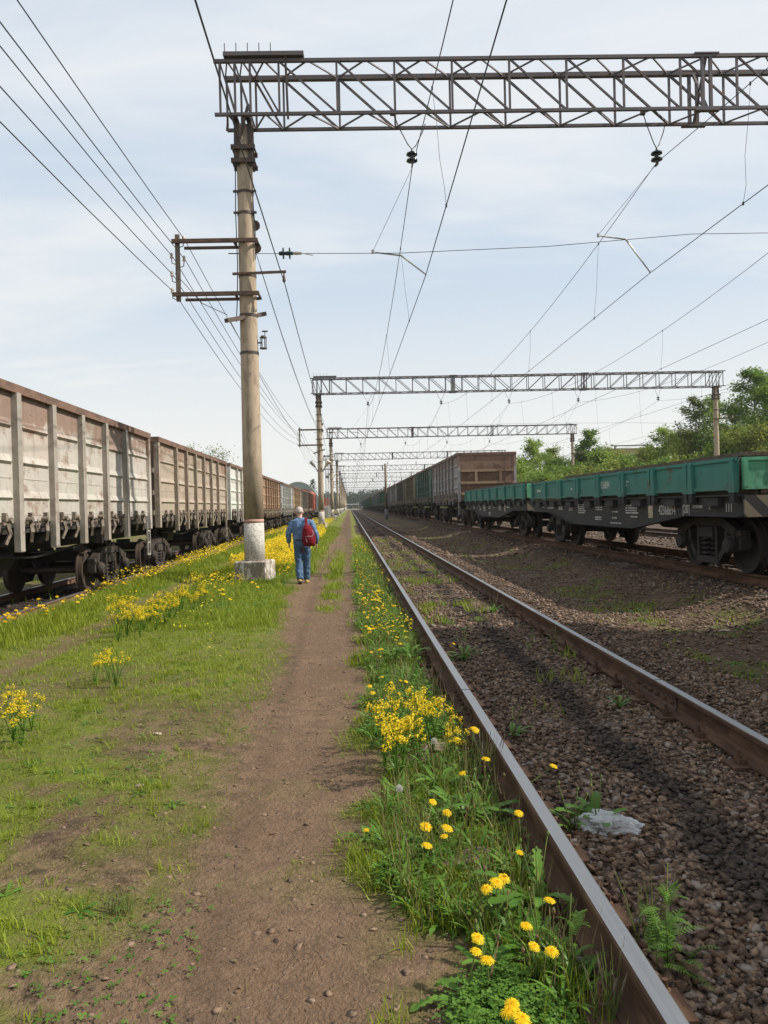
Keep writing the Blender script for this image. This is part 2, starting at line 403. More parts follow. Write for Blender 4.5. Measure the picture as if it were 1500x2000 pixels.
def stones(n, x0, x1, y0, y1, s0, s1, sub=1, keep=None, lift=.25):
    x = RNG.uniform(x0, x1, n); y = y0 * (y1 / y0) ** RNG.random(n) if y0 > 0 else RNG.uniform(y0, y1, n)
    y = np.sqrt(RNG.uniform(y0 ** 2, y1 ** 2, n)) if False else y
    k = RNG.random(n) < m_ball(x, y) * (1.15 if keep is None else keep(x, y)); x, y = x[k], y[k]; n = len(x)
    which = RNG.integers(0, 6, n)
    for j in range(6):
        s_ = which == j; m = s_.sum()
        if not m: continue
        v, f = ico(j + 3, sub)
        sc = RNG.uniform(s0, s1, m) * (1 + .5 * (RNG.random(m) < .12)); p = np.stack([x[s_], y[s_], hgt(x[s_], y[s_]) + sc * lift], 1)
        q = scat(v, f, p, rotm(RNG.uniform(0, 6.28, m), RNG.normal(0, .45, m), RNG.uniform(0, 6.28, m)), sc)
        parts.append(q); oil.append(m_oil(p[:, 0], p[:, 1])[q[3]])
inb = lambda x, y: 1.2 - .0 * x
stones(30000, .62, 3.8, 2.0, 9., .012, .028, 1)
stones(15000, .62, 5.9, 9., 24., .016, .034, 1)
stones(4500, 3.4, 6.6, 3.0, 16., .018, .036, 1)
stones(5500, .6, 6.6, 24., 60., .035, .06, 1)
stones(2500, 5.5, 10.5, 8., 40., .03, .05, 1)
stones(1500, 10., 16., 12., 60., .05, .08, 1)
stones(900, -8.3, -5.7, 8., 30., .03, .05, 1)
Vv, Ll, Ss, Qq = join(parts)
st = link('ballast_stones', np_mesh('ballast_stones', Vv, Ll, Ss, [STONE], dict(rnd=Qq, oil=np.concatenate(oil))))
st['kind'] = 'stuff'
parts = []; oil = []
# small flat stones trodden into the path and the verge
n = 4200; x = RNG.uniform(-3.6, .5, n); y = 2.0 * (14 / 2.0) ** RNG.random(n); sc = .004 + .024 * RNG.random(n) ** 3.0
k = (1 - m_grass(x, y)) > .5; x, y, sc = x[k], y[k], sc[k]
v, f = ico(31)
q = scat(v, f, np.stack([x, y, hgt(x, y) + sc * .02], 1), rotm(RNG.uniform(0, 6.28, len(x)), RNG.normal(0, .2, len(x))), np.stack([sc, sc, sc * .55], 1))
Vv, Ll, Ss, Qq = join([q])
st = link('pebbles', np_mesh('pebbles', Vv, Ll, Ss, [STONE], dict(rnd=np.clip(Qq * .5 + .35, 0, 1), oil=Qq * 0 + .25))); st['kind'] = 'stuff'
# ------------------------------------------------------------------ grass
M['grass'] = leafmat('grass_blades', (.12, .19, .010), (.32, .365, .036), .42)
M['grass_dry'] = leafmat('dry_grass', (.13, .12, .045), (.24, .20, .09), .3)
M['leaf'] = leafmat('weed_leaf', (.050, .130, .014), (.125, .235, .030), .3)
def blades(x, y, h, wd, spread=.5, curl=.5):
    n = len(x); z = hgt(x, y) - .006
    a = RNG.uniform(0, 6.283, n); dx, dy = np.cos(a), np.sin(a)
    ln = np.abs(RNG.normal(0, spread, n)); c2 = ln + RNG.uniform(0, curl, n)
    px, py = -dy * wd / 2, dx * wd / 2
    m1 = h * .55; bx, by, bz = np.sin(ln) * m1, np.sin(ln) * m1, np.cos(ln) * m1
    m2 = h * .5
    V = np.empty((n, 5, 3))
    V[:, 0] = np.stack([x - px, y - py, z], 1); V[:, 1] = np.stack([x + px, y + py, z], 1)
    cx, cy, cz = x + dx * bx, y + dy * by, z + bz
    V[:, 2] = np.stack([cx + px * .8, cy + py * .8, cz], 1); V[:, 3] = np.stack([cx - px * .8, cy - py * .8, cz], 1)
    V[:, 4] = np.stack([cx + dx * np.sin(c2) * m2, cy + dy * np.sin(c2) * m2, np.maximum(cz + np.cos(c2) * m2, z + .004)], 1)
    base = (np.arange(n) * 5)[:, None]
    loops = (base + np.array([0, 1, 2, 3, 3, 2, 4])[None]).ravel()
    return [V.reshape(-1, 3), loops, np.tile([4, 3], n), np.repeat(np.arange(n), 5)]
def seed(n, x0, x1, y0, y1, thr=0., tuft=0.06, per=9):
    nc = n // per
    x = RNG.uniform(x0, x1, nc); y = y0 * (y1 / y0) ** RNG.random(nc)
    k = RNG.random(nc) < np.clip((m_grass(x, y) - thr) * 1.1, 0, 1); x, y = x[k], y[k]
    x = np.repeat(x, per) + RNG.normal(0, tuft, len(x) * per); y = np.repeat(y, per) + RNG.normal(0, tuft, len(y) * per)
    return x, y
gp = []
def lay(n, x0, x1, y0, y1, h0, h1, w, tuft=.05, per=9, spread=.6, curl=.8):
    x, y = seed(n, x0, x1, y0, y1, 0, tuft, per)
    k = (np.abs(x - XT) > GA + .09) | (np.abs(x - XT) < GA - .09); x, y = x[k], y[k]
    k = np.hypot((x + 1.06) / .42, (y - 16.9) / 1.1) > 1; x, y = x[k], y[k]
    hs = RNG.uniform(h0, h1, len(x)) * (.6 + .8 * fbm(x * 1.1 + 70, y * 1.1, 3))
    gp.append(blades(x, y, hs, w * RNG.uniform(.7, 1.3, len(x)), spread, curl))
lay(46000, -5.6, -.3, 2.0, 8.5, .018, .05, .004, .06, 8, .75, .9)
lay(42000, -5.6, -.35, 2.0, 10.5, .04, .085, .005, .026, 18, .95, .7)
lay(14000, -.35, .5, 2.0, 8., .02, .06, .004, .022, 14, .8, .8)
lay(36000, -5.6, -.3, 6.5, 16., .03, .075, .007, .05, 10, .8, .8)
lay(52000, -5.6, -.3, 10.5, 21., .06, .125, .008, .06, 10)
lay(52000, -5.6, -.3, 18., 62., .09, .2, .018, .15, 8)
lay(16000, -5.6, -4.2, 9., 26., .12, .24, .010, .08, 8, .4, .6)
lay(16000, -.1, .86, 2.2, 9., .04, .14, .005, .03, 10, .55, .8)
lay(16000, -.6, .86, 8.0, 40., .06, .17, .011, .06, 8, .5, .7)
lay(16000, .95, 2.45, 4.5, 40., .06, .17, .010, .05, 10, .5, .7)
lay(12000, 3.4, 6.0, 7., 45., .04, .11, .011, .08, 10)
lay(3000, -9., -5.6, 9., 40., .1, .22, .015, .1, 8)
Vv, Ll, Ss, Qq = join(gp)
go = link('grass', np_mesh('grass', Vv, Ll, Ss, [M['grass']], dict(rnd=np.clip(Qq * .55 + .45 * fbm(Vv[:, 0] * .7, Vv[:, 1] * .7, 3), 0, 1)))); go['kind'] = 'stuff'
print('grass verts', len(Vv))
# ------------------------------------------------------------------ tracks
def profile():
    h = [(-.075, 0), (-.075, .012), (-.02, .03), (-.009, .05), (-.009, .125), (-.034, .142), (-.0375, .150), (-.0375, .172), (-.030, .179), (.030, .179), (.0375, .172), (.0375, .150), (.034, .142), (.009, .125), (.009, .05), (.02, .03), (.075, .012), (.075, 0)]
    return h
def rail_mesh(name, x, zt, pts, parent, mats):
    pr = profile(); n = len(pr); b = MB()
    for yy in pts: b.V += [(x + a, yy, float(zt(yy)) - .18 + h) for a, h in pr]
    for i in range(len(pts) - 1):
        for j in range(n):
            k = (j + 1) % n
            b.F.append((i * n + j, i * n + k, (i + 1) * n + k, (i + 1) * n + j)); b.M.append(1 if j in (8, 9) else 0)
    b.F.append(tuple(range(n))); b.M.append(0)
    return b.build(name, None, parent, mats=mats)
M['rail_side'] = plain('rusty_rail', (.088, .052, .036), .8, .1, .3, 6, (.15, .09, .058), .2, .1, (1, .3, 1))
M['rail_rust'] = plain('rusty_rail_side', (.19, .10, .065), .85, .1, .3, 8, (.11, .06, .04), .2)
m, nt = newmat('worn_rail_top'); v = objco(nt, (40, .8, 1), False)
nr = noise(nt, v, 3., 5., .6)
finish(nt, node(nt, 'ShaderNodeBsdfPrincipled', {'Base Color': mixc(nt, nr, (.23, .235, .24), (.36, .36, .365)), 'Metallic': .85, 'Roughness': ramp(nt, nr, .3, .7, .30, .46)}).outputs[0]); M['rail_top'] = m
M['sleeper'] = plain('old_sleeper', (.125, .088, .066), .9, 0, .25, 7, (.06, .045, .036), .5, .2, (.6, 5, 3))
M['sleeper_c'] = plain('concrete_sleeper', (.26, .22, .18), .9, 0, .2, 7, (.15, .115, .085), .4)
ysr = list(np.arange(-8, 60, 2.)) + list(np.arange(60, 640, 10.))
def track(label, xc, zt, y0, y1, mats, near, far, smat, group=None, spacing=.55, half=1.35):
    t = empty('railway_track', (0, 0, 0)); tag(t, label, 'railway track', 'parallel railway tracks in the yard')
    pts = [q for q in ysr if y0 <= q <= y1]
    for s in (-1, 1): rail_mesh('rail', xc + s * GA, zt, pts, t, mats)
    yy = near[0]
    me = MB().box((0, 0, 0), (2 * half, .24, .16)).mesh('sleeper')
    me.materials.append(smat); b = MB(); k = 0
    while yy < far:
        j = random.uniform(-.02, .02)
        if yy < near[1] and k < 100:
            o = link('sleeper', me, None, t); o.location = (xc + j, yy, float(zt(yy)) - .18 - .118 + random.uniform(-.02, .014)); o.rotation_euler = (0, 0, random.uniform(-.02, .02)); k += 1
            tag(o)
        else: b.box((xc + j, yy, float(zt(yy)) - .28), (2 * half, .24, .15))
        yy += spacing
    if b.V:
        o = b.build('sleepers', smat, t); o['kind'] = 'stuff'
    return t
tm = track('polished railway track running beside the trodden path, between the two freight trains', XT, lambda q: ZT, -8, 620, [M['rail_side'], M['rail_top']], (1.9, 46.), 70., M['sleeper'])
tr = track('dark railway track under the green flat wagons and the train of tall open wagons', XR, zr_, -8, 620, [M['rail_side'], M['rail_side']], (8., 46.), 70., M['sleeper_c'])
tl = track('rusty railway track half sunk in grass under the pale open wagons', XL, lambda q: ZL, -8, 160, [M['rail_rust'], M['rail_top']], (9., 30.), 31., M['sleeper'])
tt = track('sunlit railway track seen beneath the green flat wagons, beyond them', 13.0, lambda q: zr_(q) - .02, -8, 300, [M['rail_side'], M['rail_top']], (14., 44.), 60., M['sleeper_c'])
def joint(xr, yj, zt, inner, parent):
    o = MB()
    for s in (-1, 1):
        o.prism([(xr + s * .010, zt - .145), (xr + s * .034, zt - .150), (xr + s * .030, zt - .125), (xr + s * .022, zt - .12), (xr + s * .022, zt - .075), (xr + s * .036, zt - .05), (xr + s * .012, zt - .045)], yj - .40, yj + .40, 'y')
    p = o.build('joint_bar', M['rust'], parent)
    for k in range(6):
        q = MB()
        for s in (-1, 1): q.lathe([(.017, 0), (.017, .02), (.009, .021), (.009, .034)], (xr + s * .022, yj - .34 + k * .136, zt - .098), 6, Matrix.Rotation(s * R(90), 3, 'Y'))
        q.build('bolt', M['rail_side'], p)
    MB().box((xr, yj, zt - .02), (.079, .006, .043)).build('rail_gap', M['steel_dark'], parent)
joint(XT - GA, 6.05, ZT, 1, tm); joint(XT + GA, 6.15, ZT, -1, tm)
# clips, spikes and tie plates beside the near rails
for s in (-1, 1):
    for k in range(22):
        yy = 1.9 + k * .55; b = MB(); xr = XT + s * GA
        b.box((xr, yy, ZT - .187), (.36, .17, .018))
        for e in (-1, 1):
            b.box((xr + e * .095, yy, ZT - .160), (.05, .07, .03)); b.lathe([(.02, 0), (.02, .022), (.011, .023), (.011, .055)], (xr + e * .105, yy, ZT - .148), 6)
        b.build('rail_fastening', M['rail_side'], tm)
# ------------------------------------------------------------------ overhead line portals
PX = -2.19; SPAN = 31.3; PZ = 10.45; TH = 1.18; TD = .36
def truss_mesh():
    b = MB(); x0, x1 = -.58, SPAN + .66; L0 = -.85
    for sy in (-1, 1):
        for z, rr in ((0, .045), (TH, .050)):
            b.bar((x0 + (0 if sy < 0 else .15), sy * TD, z), (x1, sy * TD, z), rr * (2.3 if z > 0 and sy > 0 else 1.45), rr * (2.0 if z > 0 and sy > 0 else 1.45))
    # verticals, diagonals; panels are short over the columns and 1.29 m in the span
    px = [-.45, -.12, .22, .86]
    while px[-1] < SPAN - .9: px.append(px[-1] + 1.29)
    px[-1] = SPAN - .65; px += [SPAN - .1, SPAN + .45]
    mid = SPAN / 2
    for i, p in enumerate(px):
        for sy in (-1, 1):
            o = .0 if sy < 0 else .03
            b.bar((p + o, sy * TD, 0), (p + o, sy * TD, TH), .046, .046, (0, 1, 0))
            if i + 1 < len(px):
                q = px[i + 1]
                (a, c) = (TH, 0) if (p + q) / 2 < mid else (0, TH)
                b.bar((p, sy * TD * .98, a), (q, sy * TD * .98, c), .038 if sy < 0 else .05, .04, (0, 1, 0))
        if i + 1 < len(px):
            q = px[i + 1]; h = (p + q) / 2
            for z, w_ in ((.0, .03), (TH, .03)):
                b.bar((p, TD, z), (h, -TD, z), w_); b.bar((h, -TD, z), (q, TD, z), w_)
    for js in (SPAN * .335, SPAN * .665):                    # bolted splices
        for sy in (-1, 1):
            b.bar((js - .28, sy * TD, TH + .045), (js + .28, sy * TD, TH + .045), .12, .03); b.bar((js - .28, sy * TD, -.05), (js + .28, sy * TD, -.05), .12, .03)
            for d in (-.09, .09): b.bar((js + d, sy * TD, 0), (js + d, sy * TD, TH), .07, .06, (0, 1, 0))
        b.bar((js, -TD, 0), (js, TD, TH), .05); b.bar((js, -TD, TH), (js, TD, 0), .05)
    return b
def column(root, x, full):
    z1 = PZ - .10
    rad = lambda z: .235 - .065 * z / 10.4
    c = MB().lathe([(rad(z), z) for z in (1.42, 3, 5, 7, 9, z1)], (x, 0, 0), 28).build('column', M['concrete'], root, 'all')
    MB().lathe([(rad(.4) + .002, .40), (rad(1.34) + .002, 1.34)], (x, 0, 0), 28).build('painted_base', M['white_wash'], c, 'all')
    MB().lathe([(rad(1.34) + .003, 1.341), (rad(1.42) + .003, 1.421)], (x, 0, 0), 28).build('painted_ring', M['pink'], c, 'all')
    fb = MB(); fb.box((0, 0, .08), (.76, .76, .80), None, .96)
    f = fb.build('foundation_block', M['block'], c, bevel=.03); f.location = (x, .02, 0); f.rotation_euler = (0, 0, R(-11))
    b = MB()
    for s in (-1, 1):                                           # steel head that clasps the pole and carries the truss
        for e in (-1, 1): b.bar((x + s * .17, e * .15, z1 - .95), (x + s * .15, e * .15, PZ), .09, .06, (0, 1, 0))
        b.bar((x + s * .14, -TD, PZ - .03), (x + s * .14, TD, PZ - .03), .10, .06)
    for z in (z1 - .55, z1 - .85):
        b.bar((x - .27, -.21, z), (x + .27, -.21, z), .06, .10); b.bar((x - .27, .21, z), (x + .27, .21, z), .06, .10)
        for s in (-1, 1): b.bar((x + s * .25, -.24, z), (x + s * .25, .24, z), .03)
    b.bar((x + .16, -.30, PZ + .25), (x - .06, -.30, PZ - .5), .09, .05)
    b.build('steel_head', M['steel_dark'], c)
    zs = (8.84, 8.36, 6.95, 6.05, 5.2) if full else (8.6,)
    for z in zs:
        k = MB(); k.lathe([(rad(z) + .012, -.03), (rad(z) + .012, .03)], (x, 0, z), 24)
        if z > 8: k.bar((x - .26, -.12, z), (x + .26, -.12, z), .035, .05)
        k.build('clamp_ring', M['steel_dark'], c, True)
    return c
INS = [(.10, 7.74, -.0), (-.10, 7.36, -.05), (.12, 7.29, -.0), (-.10, 6.95, -.05), (-.10, 6.57, -.05)]   # x from post, z
def pole_line(root):
    xp = -1.53
    for z, nm in ((7.70, 0), (6.51, 1)):
        a = MB().box((-.68, -.235, z), (1.92, .07, .085)); a.box((-.62, .235, z), (1.7, .05, .06)); a.box((.26, 0, z), (.04, .5, .05)); a.box((-.26, 0, z), (.04, .5, .05))
        a.build('crossarm', M['rust'], root)
    p = MB().box((xp, -.17, 7.12), (.10, .055, 1.5)).build('insulator_post', M['wood_post'], root)
    for dx, z, e in INS:
        i = MB(); s = 1 if dx > 0 else -1
        i.tube([(xp, -.17, z - .13), (xp + s * .07, -.17, z - .15), (xp + s * .13, -.17, z - .13), (xp + s * .14, -.17, z - .02)], .011, 6)
        i.mi = 1; i.lathe([(.020, -.02), (.036, -.01), (.038, .02), (.026, .035), (.034, .05), (.032, .085), (.016, .105)], (xp + s * .14, -.17, z), 10)
        i.build('insulator', None, p, True, mats=[M['steel_dark'], M['porcelain']])
def portal(first):
    t = empty('overhead_portal')
    truss_mesh().build('truss', M['truss'], t).location = (0, 0, PZ)
    column(t, 0, True); column(t, SPAN, False)
    a = MB().box((SPAN + .55, -.19, 7.9), (1.7, .07, .09))
    a.build('crossarm', M['rust'], t)
    for k in range(3):
        MB().lathe([(.012, .04), (.03, .06), (.05, .09), (.05, .13), (.03, .15), (.045, .17), (.035, .22), (.01, .24)], (SPAN + .35 + k * .45, -.19, 7.9), 8).build('insulator', M['porcelain'], t, True)
    b = MB(); b.box((.54, -TD - .005, TH + .11), (1.78, .22, .09))
    for k in range(5): b.bar((-.33 + k * .255, -TD, TH + .1), (-.33 + k * .255, -TD, TH + .40), .018, .018)
    b.build('pin_rack', M['truss'], t).location = (0, 0, PZ)
    MB().bar((1.05, -TD - .06, -.15), (1.02, -TD - .06, TH + .1), .05, .02, (0, 1, 0)).build('flat_bar', M['steel_dark'], t).location = (0, 0, PZ)
    pole_line(t)
    a = MB().bar((-.3, -.225, 6.95), (.90, -.225, 6.98), .05, .05); a.bar((.85, -.225, 6.97), (.85, -.225, 6.84), .03); a.lathe([(.02, -.16), (.04, -.12), (.03, -.06), (.02, 0)], (.85, -.225, 6.90), 8)
    a.build('wire_bracket', M['rust'], t)
    MB().bar((-.42, -.50, 5.84), (.33, .30, 6.17), .13, .09).build('angled_bracket', M['steel_dark'], t)
    l = MB().tube([(-.20, -.06, 9.6), (-.225, -.05, 8.4), (-.20, -.12, 7.2), (-.225, -.12, 6.4), (-.26, -.12, 5.9)], .012)
    l.tube([(.18, -.1, 8.6), (.215, -.1, 8.0), (.20, -.1, 7.3)], .012)
    l.build('down_cable', M['wire'], t)
    d = MB().lathe([(.03, -.03), (.115, -.025), (.115, .025), (.03, .03)], (.19, .06, 8.13), 14, Matrix.Rotation(R(90), 3, 'X')).lathe([(.03, -.03), (.115, -.025), (.115, .025), (.03, .03)], (.205, .06, 7.62), 14, Matrix.Rotation(R(90), 3, 'X'))
    d.build('cable_pulley', M['rust'], t, True)
    c = MB()
    for a_ in range(6):
        an = a_ * 1.047; c.bar((.32 + .07 * math.cos(an), .07 * math.sin(an), 5.32), (.32 + .07 * math.cos(an), .07 * math.sin(an), 5.56), .012)
    c.lathe([(.085, 0), (.085, .02)], (.32, 0, 5.30), 10); c.lathe([(.085, 0), (.05, .05)], (.32, 0, 5.55), 10); c.bar((.2, 0, 5.44), (.3, 0, 5.44), .03); c.box((.36, 0, 5.70), (.13, .05, .025)); c.bar((.36, 0, 5.58), (.36, 0, 5.7), .015)
    c.build('caged_lamp', M['steel_dark'], t)
    return t
PD = [17.65, 59.8, 98.2, 144, 188, 229, 271, 313, 355, 398, 440, 482, 524]
PLAB = ['nearest overhead portal, its concrete pole on a whitewashed block beside the walking man',
        'second overhead portal, its pole with a pair of floodlights above the yellow flowers',
        'third overhead portal along the yard, just behind the second one',
        'fourth overhead portal along the yard', 'fifth overhead portal along the yard', 'sixth overhead portal along the yard', 'seventh overhead portal along the yard',
        'eighth overhead portal along the yard', 'ninth overhead portal along the yard', 'tenth overhead portal along the yard', 'eleventh overhead portal along the yard',
        'twelfth overhead portal along the yard', 'last and farthest overhead portal, above the far end of the track']
P0 = portal(True); T0 = None
for i, D in enumerate(PD):
    if i == 0: o = P0; T0 = tree_of(P0)
    else: o = copy_tree(T0)
    o.location = (PX, D, 0); o.rotation_euler = (0, 0, R(-1.3) if i == 0 else R(random.uniform(-.4, .4)) if i > 2 else R([0, -.5, .7][i]))
    lb = PLAB[i]
    if 3 <= i <= 11: pass
    tag(o, lb, 'overhead portal', 'lattice portals that carry the overhead wires')
# the block of each portal is set in place by its own column: move the empties only
def zt_at(i): return PZ
# ------------------------------------------------------------------ catenary
TX = [XT - .05, 7.35, 12.7, 18.2, 24.6]
ML = [9.42, 9.50, 9.45, 9.45, 9.45]
sup = [-24.0] + PD
def sagline(xc, zs, lo, ys_, y0, zig=0., n=14):
    pts = []
    for i in range(len(ys_) - 1):
        a, b_ = ys_[i], ys_[i + 1]
        for k in range(n):
            u = k / n; pts.append((xc + zig * (((-1) ** i) * (1 - 2 * u)), a + (b_ - a) * u, zs - lo * 4 * u * (1 - u)))
    pts.append((xc + zig * ((-1) ** (len(ys_) - 1)), ys_[-1], zs)); return pts
ordn = ['track beside the path', 'track of the freight train with flat wagons', 'first track beyond the green flat wagons', 'second track beyond the green flat wagons', 'outermost track, near the trees']
for k, x in enumerate(TX):
    m = MB().tube(sagline(x, ML[k], 1.25, sup, 0), .0085 if k else .010, 5).build('messenger_wire', M['wire'])
    tag(m, 'sagging upper wire over the ' + ordn[k], 'overhead wire', 'messenger wires of the overhead line')
    cz = 6.93
    c = MB().tube(sagline(x, cz, .06, sup, 0, .22 if k else -.25), .0085 if k else .010, 5).build('contact_wire', M['wire'])
    tag(c, 'nearly level lower wire over the ' + ordn[k], 'overhead wire', 'contact wires of the overhead line')
    far = MB()
    for i in range(len(sup) - 1):
        a, b_ = sup[i], sup[i + 1]; nd = max(3, round((b_ - a) / 8.5))
        for j in range(nd):
            u = (j + .5) / nd; y = a + (b_ - a) * u
            zm = ML[k] - 1.25 * 4 * u * (1 - u); zc = cz - .06 * 4 * u * (1 - u); xk = x + (.22 if k else -.25) * (((-1) ** i) * (1 - 2 * u))
            if y < 3: continue
            p = [(x, y, zm)] + [(x + (xk - x) * q + random.uniform(-.02, .02), y + random.uniform(-.03, .03), zm + (zc - zm) * q) for q in (.3, .6, .85)] + [(xk, y, zc)]
            if y < 110 and k < 4: MB().tube(p, .0042, 4).lathe([(.018, -.03), (.018, .03)], p[0], 5).lathe([(.018, -.03), (.018, .03)], p[-1], 5).build('dropper', M['wire'], m)
            else: far.tube(p, .006, 3, False)
    if far.V: f = far.build('droppers', M['wire'], m); f['kind'] = 'stuff'
def insulator(z_top, drop):
    t = empty('insulator_string')
    z = -drop
    h = MB().tube([(-.45, -.33, .08), (-.30, -.25, -.25), (-.10, -.10, -.55), (0, 0, -.62), (.1, .1, -.5), (.28, .25, -.12), (.36, .33, .12)], .012, 5)
    h.bar((-.5, -.36, .03), (-.40, -.36, .03), .06, .12)
    h.build('hanger', M['steel_dark'], t)
    d = MB()
    for e in (0, 1):
        q = -.72 - e * .145
        d.lathe([(.03, .06), (.045, .05), (.06, .03), (.125, .0), (.13, -.03), (.10, -.045), (.04, -.04), (.03, -.08)], (0, 0, q), 18)
    d.build('glass_disc', M['glass_dark'], t, True)
    s = MB().bar((0, 0, -.62), (0, 0, -.70), .03); s.bar((0, 0, -.93), (0, 0, z), .035, .025); s.bar((0, -.08, z), (0, .08, z), .03, .04)
    s.build('clamp', M['rust'], t)
    return t
I0 = tree_of(insulator(PZ, PZ - 9.45)); first = True
ordp = ['nearest', 'second', 'third', 'fourth', 'fifth', 'sixth']
for i, D in enumerate(PD[:6]):
    for k, x in enumerate(TX):
        o = I0[0] if first else copy_tree(I0); first = False
        o.location = (x, D, PZ)
        tag(o, f'insulators under the {ordp[i]} portal, over the {ordn[k]}', 'insulator', 'insulator strings under the portals')
# cross ropes with registration arms at the first portals
for i, D in enumerate(PD[:5]):
    t = empty('cross_rope', (PX, D, 7.45)); b = MB(); b.tube([(.2, .0, .02), (SPAN * .11, 0, .0), (SPAN * .22, 0, .12), (SPAN * .33, 0, .38), (SPAN * .55, 0, .42), (SPAN * .8, 0, .3), (SPAN - .2, 0, .1)], .0075, 5); b.bar((-.42, 0, .03), (.2, 0, .02), .02)
    b.build('rope', M['wire'], t)
    for e in (0, 1):
        q = MB().lathe([(.035, -.10), (.05, -.05), (.045, -.02), (.125, -.01), (.13, .02), (.04, .035), (.035, .09)], (.82 + e * .145, 0, .02), 16, Matrix.Rotation(R(90), 3, 'Y')); q.build('glass_disc', M['glass_dark'], t, True)
    MB().lathe([(.03, 0), (.04, .05), (.03, .18)], (1.06, 0, .02), 8, Matrix.Rotation(R(90), 3, 'Y')).bar((1.25, 0, .02), (1.5, 0, -.03), .015).build('rope_end', M['porcelain'], t)
    for k, x in enumerate(TX[:4]):
        s = -1 if (i + 1) % 2 else 1
        xc = x + (.22 if k else -.25) * ((-1) ** (i + 1)) - PX; zc = 6.93 - 7.45
        zr0 = .05 if k == 0 else .38
        a = MB().tube([(xc - 1.15, .02, zr0 - .02), (xc - .55, .02, zr0 - .10), (xc, .0, zc + .03)], [.016, .020, .016], 6); a.lathe([(.035, -.04), (.035, .04)], (xc - 1.2, 0, zr0 - .01), 8); a.bar((xc, 0, zc + .05), (xc, 0, zc), .03)
        a.build('registration_arm', M['zinc'], t)
        MB().tube([(xc - 1.2, 0, zr0), (x - PX - .02, 0, ML[k] - 7.45 - .05)], .0045, 4).build('support_wire', M['wire'], t)
    tag(t, f'thin cross rope with kinked arms strung below the {ordp[i]} portal', 'cross rope', 'ropes strung across the tracks')
# wires along the pole line
ORD = ['topmost', 'second', 'third', 'fourth', 'lowest']
full = [-24.] + PD
for q, (dx, z, e) in enumerate(INS):
    s = 1 if dx > 0 else -1
    w_ = MB().tube(sagline(PX - 1.53 + s * .14, z + .05, .55 + .05 * q, full[:7], 0), .0085, 5).build('line_wire', M['wire'])
    tag(w_, f'{ORD[q]} of the five thin wires strung along the pole side posts', 'line wire', 'wires strung along the pole line')
w_ = MB().tube(sagline(PX + .85, 6.74, .35, full[:9], 0), .011, 5).build('feeder_wire', M['wire'])
tag(w_, 'dark wire held by the short bracket arm beside the pole over the path', 'line wire', 'wires strung along the pole line')
for q, (x, z, lb) in enumerate(((.2, 7.5, 'upper'), (.28, 7.2, 'lower'))):
    w_ = MB().tube(sagline(PX + x, z, .7, PD[:6], 0), .0075, 5).build('line_wire', M['wire'])
    tag(w_, f'{lb} of two thin wires running on from the back of the nearest pole', 'line wire', 'wires strung along the pole line')
w_ = MB().tube(sagline(PX - .42, 5.95, .6, PD[:5], 0), .0085, 5).build('line_wire', M['wire'])
tag(w_, 'thin wire slung from the low slanting bracket of the nearest pole', 'line wire', 'wires strung along the pole line')
w_ = MB().tube([(PX - 1.6, 17.5, 7.0), (PX - 1.0, 17.45, 6.3), (PX - .42, 17.2, 5.98)], .008, 4).build('jumper_wire', M['wire'])
tag(w_, 'short slack wire from the pole side post down to the slanting bracket', 'line wire', 'wires strung along the pole line')
for k, lb in enumerate(('inner', 'middle', 'outer')):
    w_ = MB().tube(sagline(PX + SPAN + .35 + k * .45, 8.12, .8, full[:7], 0), .0085, 5).build('line_wire', M['wire'])
    tag(w_, f'{lb} one of three thin wires along the far-side poles by the trees', 'line wire', 'wires strung along the far-side poles')
# pair of floodlights on the second pole
for s, lb, m in ((-1, 'pale floodlight on the second pole, aimed away over the wagons', 'zinc'), (1, 'tan floodlight on the second pole, aimed towards the path', 'porcelain')):
    t = empty('floodlight', (PX + s * .2, PD[1] - .1, 4.55)); d = Vector((s * .55, -.35, .75)).normalized(); ax = d.to_track_quat('Z', 'Y').to_matrix()
    MB().lathe([(.05, 0), (.09, .1), (.16, .45), (.17, .6)], ax @ Vector((0, 0, .3)), 12, ax).build('lamp_housing', M[m], t, True)
    MB().bar((0, 0, -.1), ax @ Vector((0, 0, .35)), .05).build('lamp_arm', M['steel_dark'], t); tag(t, lb, 'floodlight')
# slim mast in the ditch, lattice mast by the far poles
t = empty('slim_mast', at_y(755, 1013, 92.)); mz = t.location.z
MB().lathe([(.16, 1.1), (.13, 6.6)], (0, 0, 0), 12).build('shaft', plain('brown_mast', (.16, .11, .085), .8), t, 'all')
MB().lathe([(.20, -.1), (.20, .9), (.165, 1.1)], (0, 0, 0), 12).build('grey_sleeve', plain('grey_paint', (.22, .24, .25), .6), t, 'all')
tag(t, 'slim brown mast with a grey sleeve, standing alone between the two tracks', 'mast')
t = empty('lattice_mast', (-3.15, 112, 0)); b = MB()
for sx in (-.25, .25):
    for sy in (-.25, .25): b.bar((sx, sy, 0), (sx * .8, sy * .8, 9.2), .06)
for k in range(12):
    z = k * .76
    for sy in (-.25, .25): b.bar((-.25, sy, z), (.25, sy, z + .76), .035); b.bar((.25, sy, z), (-.25, sy, z + .76), .035); b.bar((-.25, sy, z), (.25, sy, z), .03)
b.build('lattice', M['zinc'], t); b = MB()
for k in range(4): b.bar((-.5, 0, 9.2 - k * .06), (.7, 0, 9.2 - k * .06), .05); 
b.box((0, 0, 6.1), (.5, .5, .35)); b.build('top_frame', M['truss'], t)
tag(t, 'grey steel lattice mast behind the second pole', 'mast')
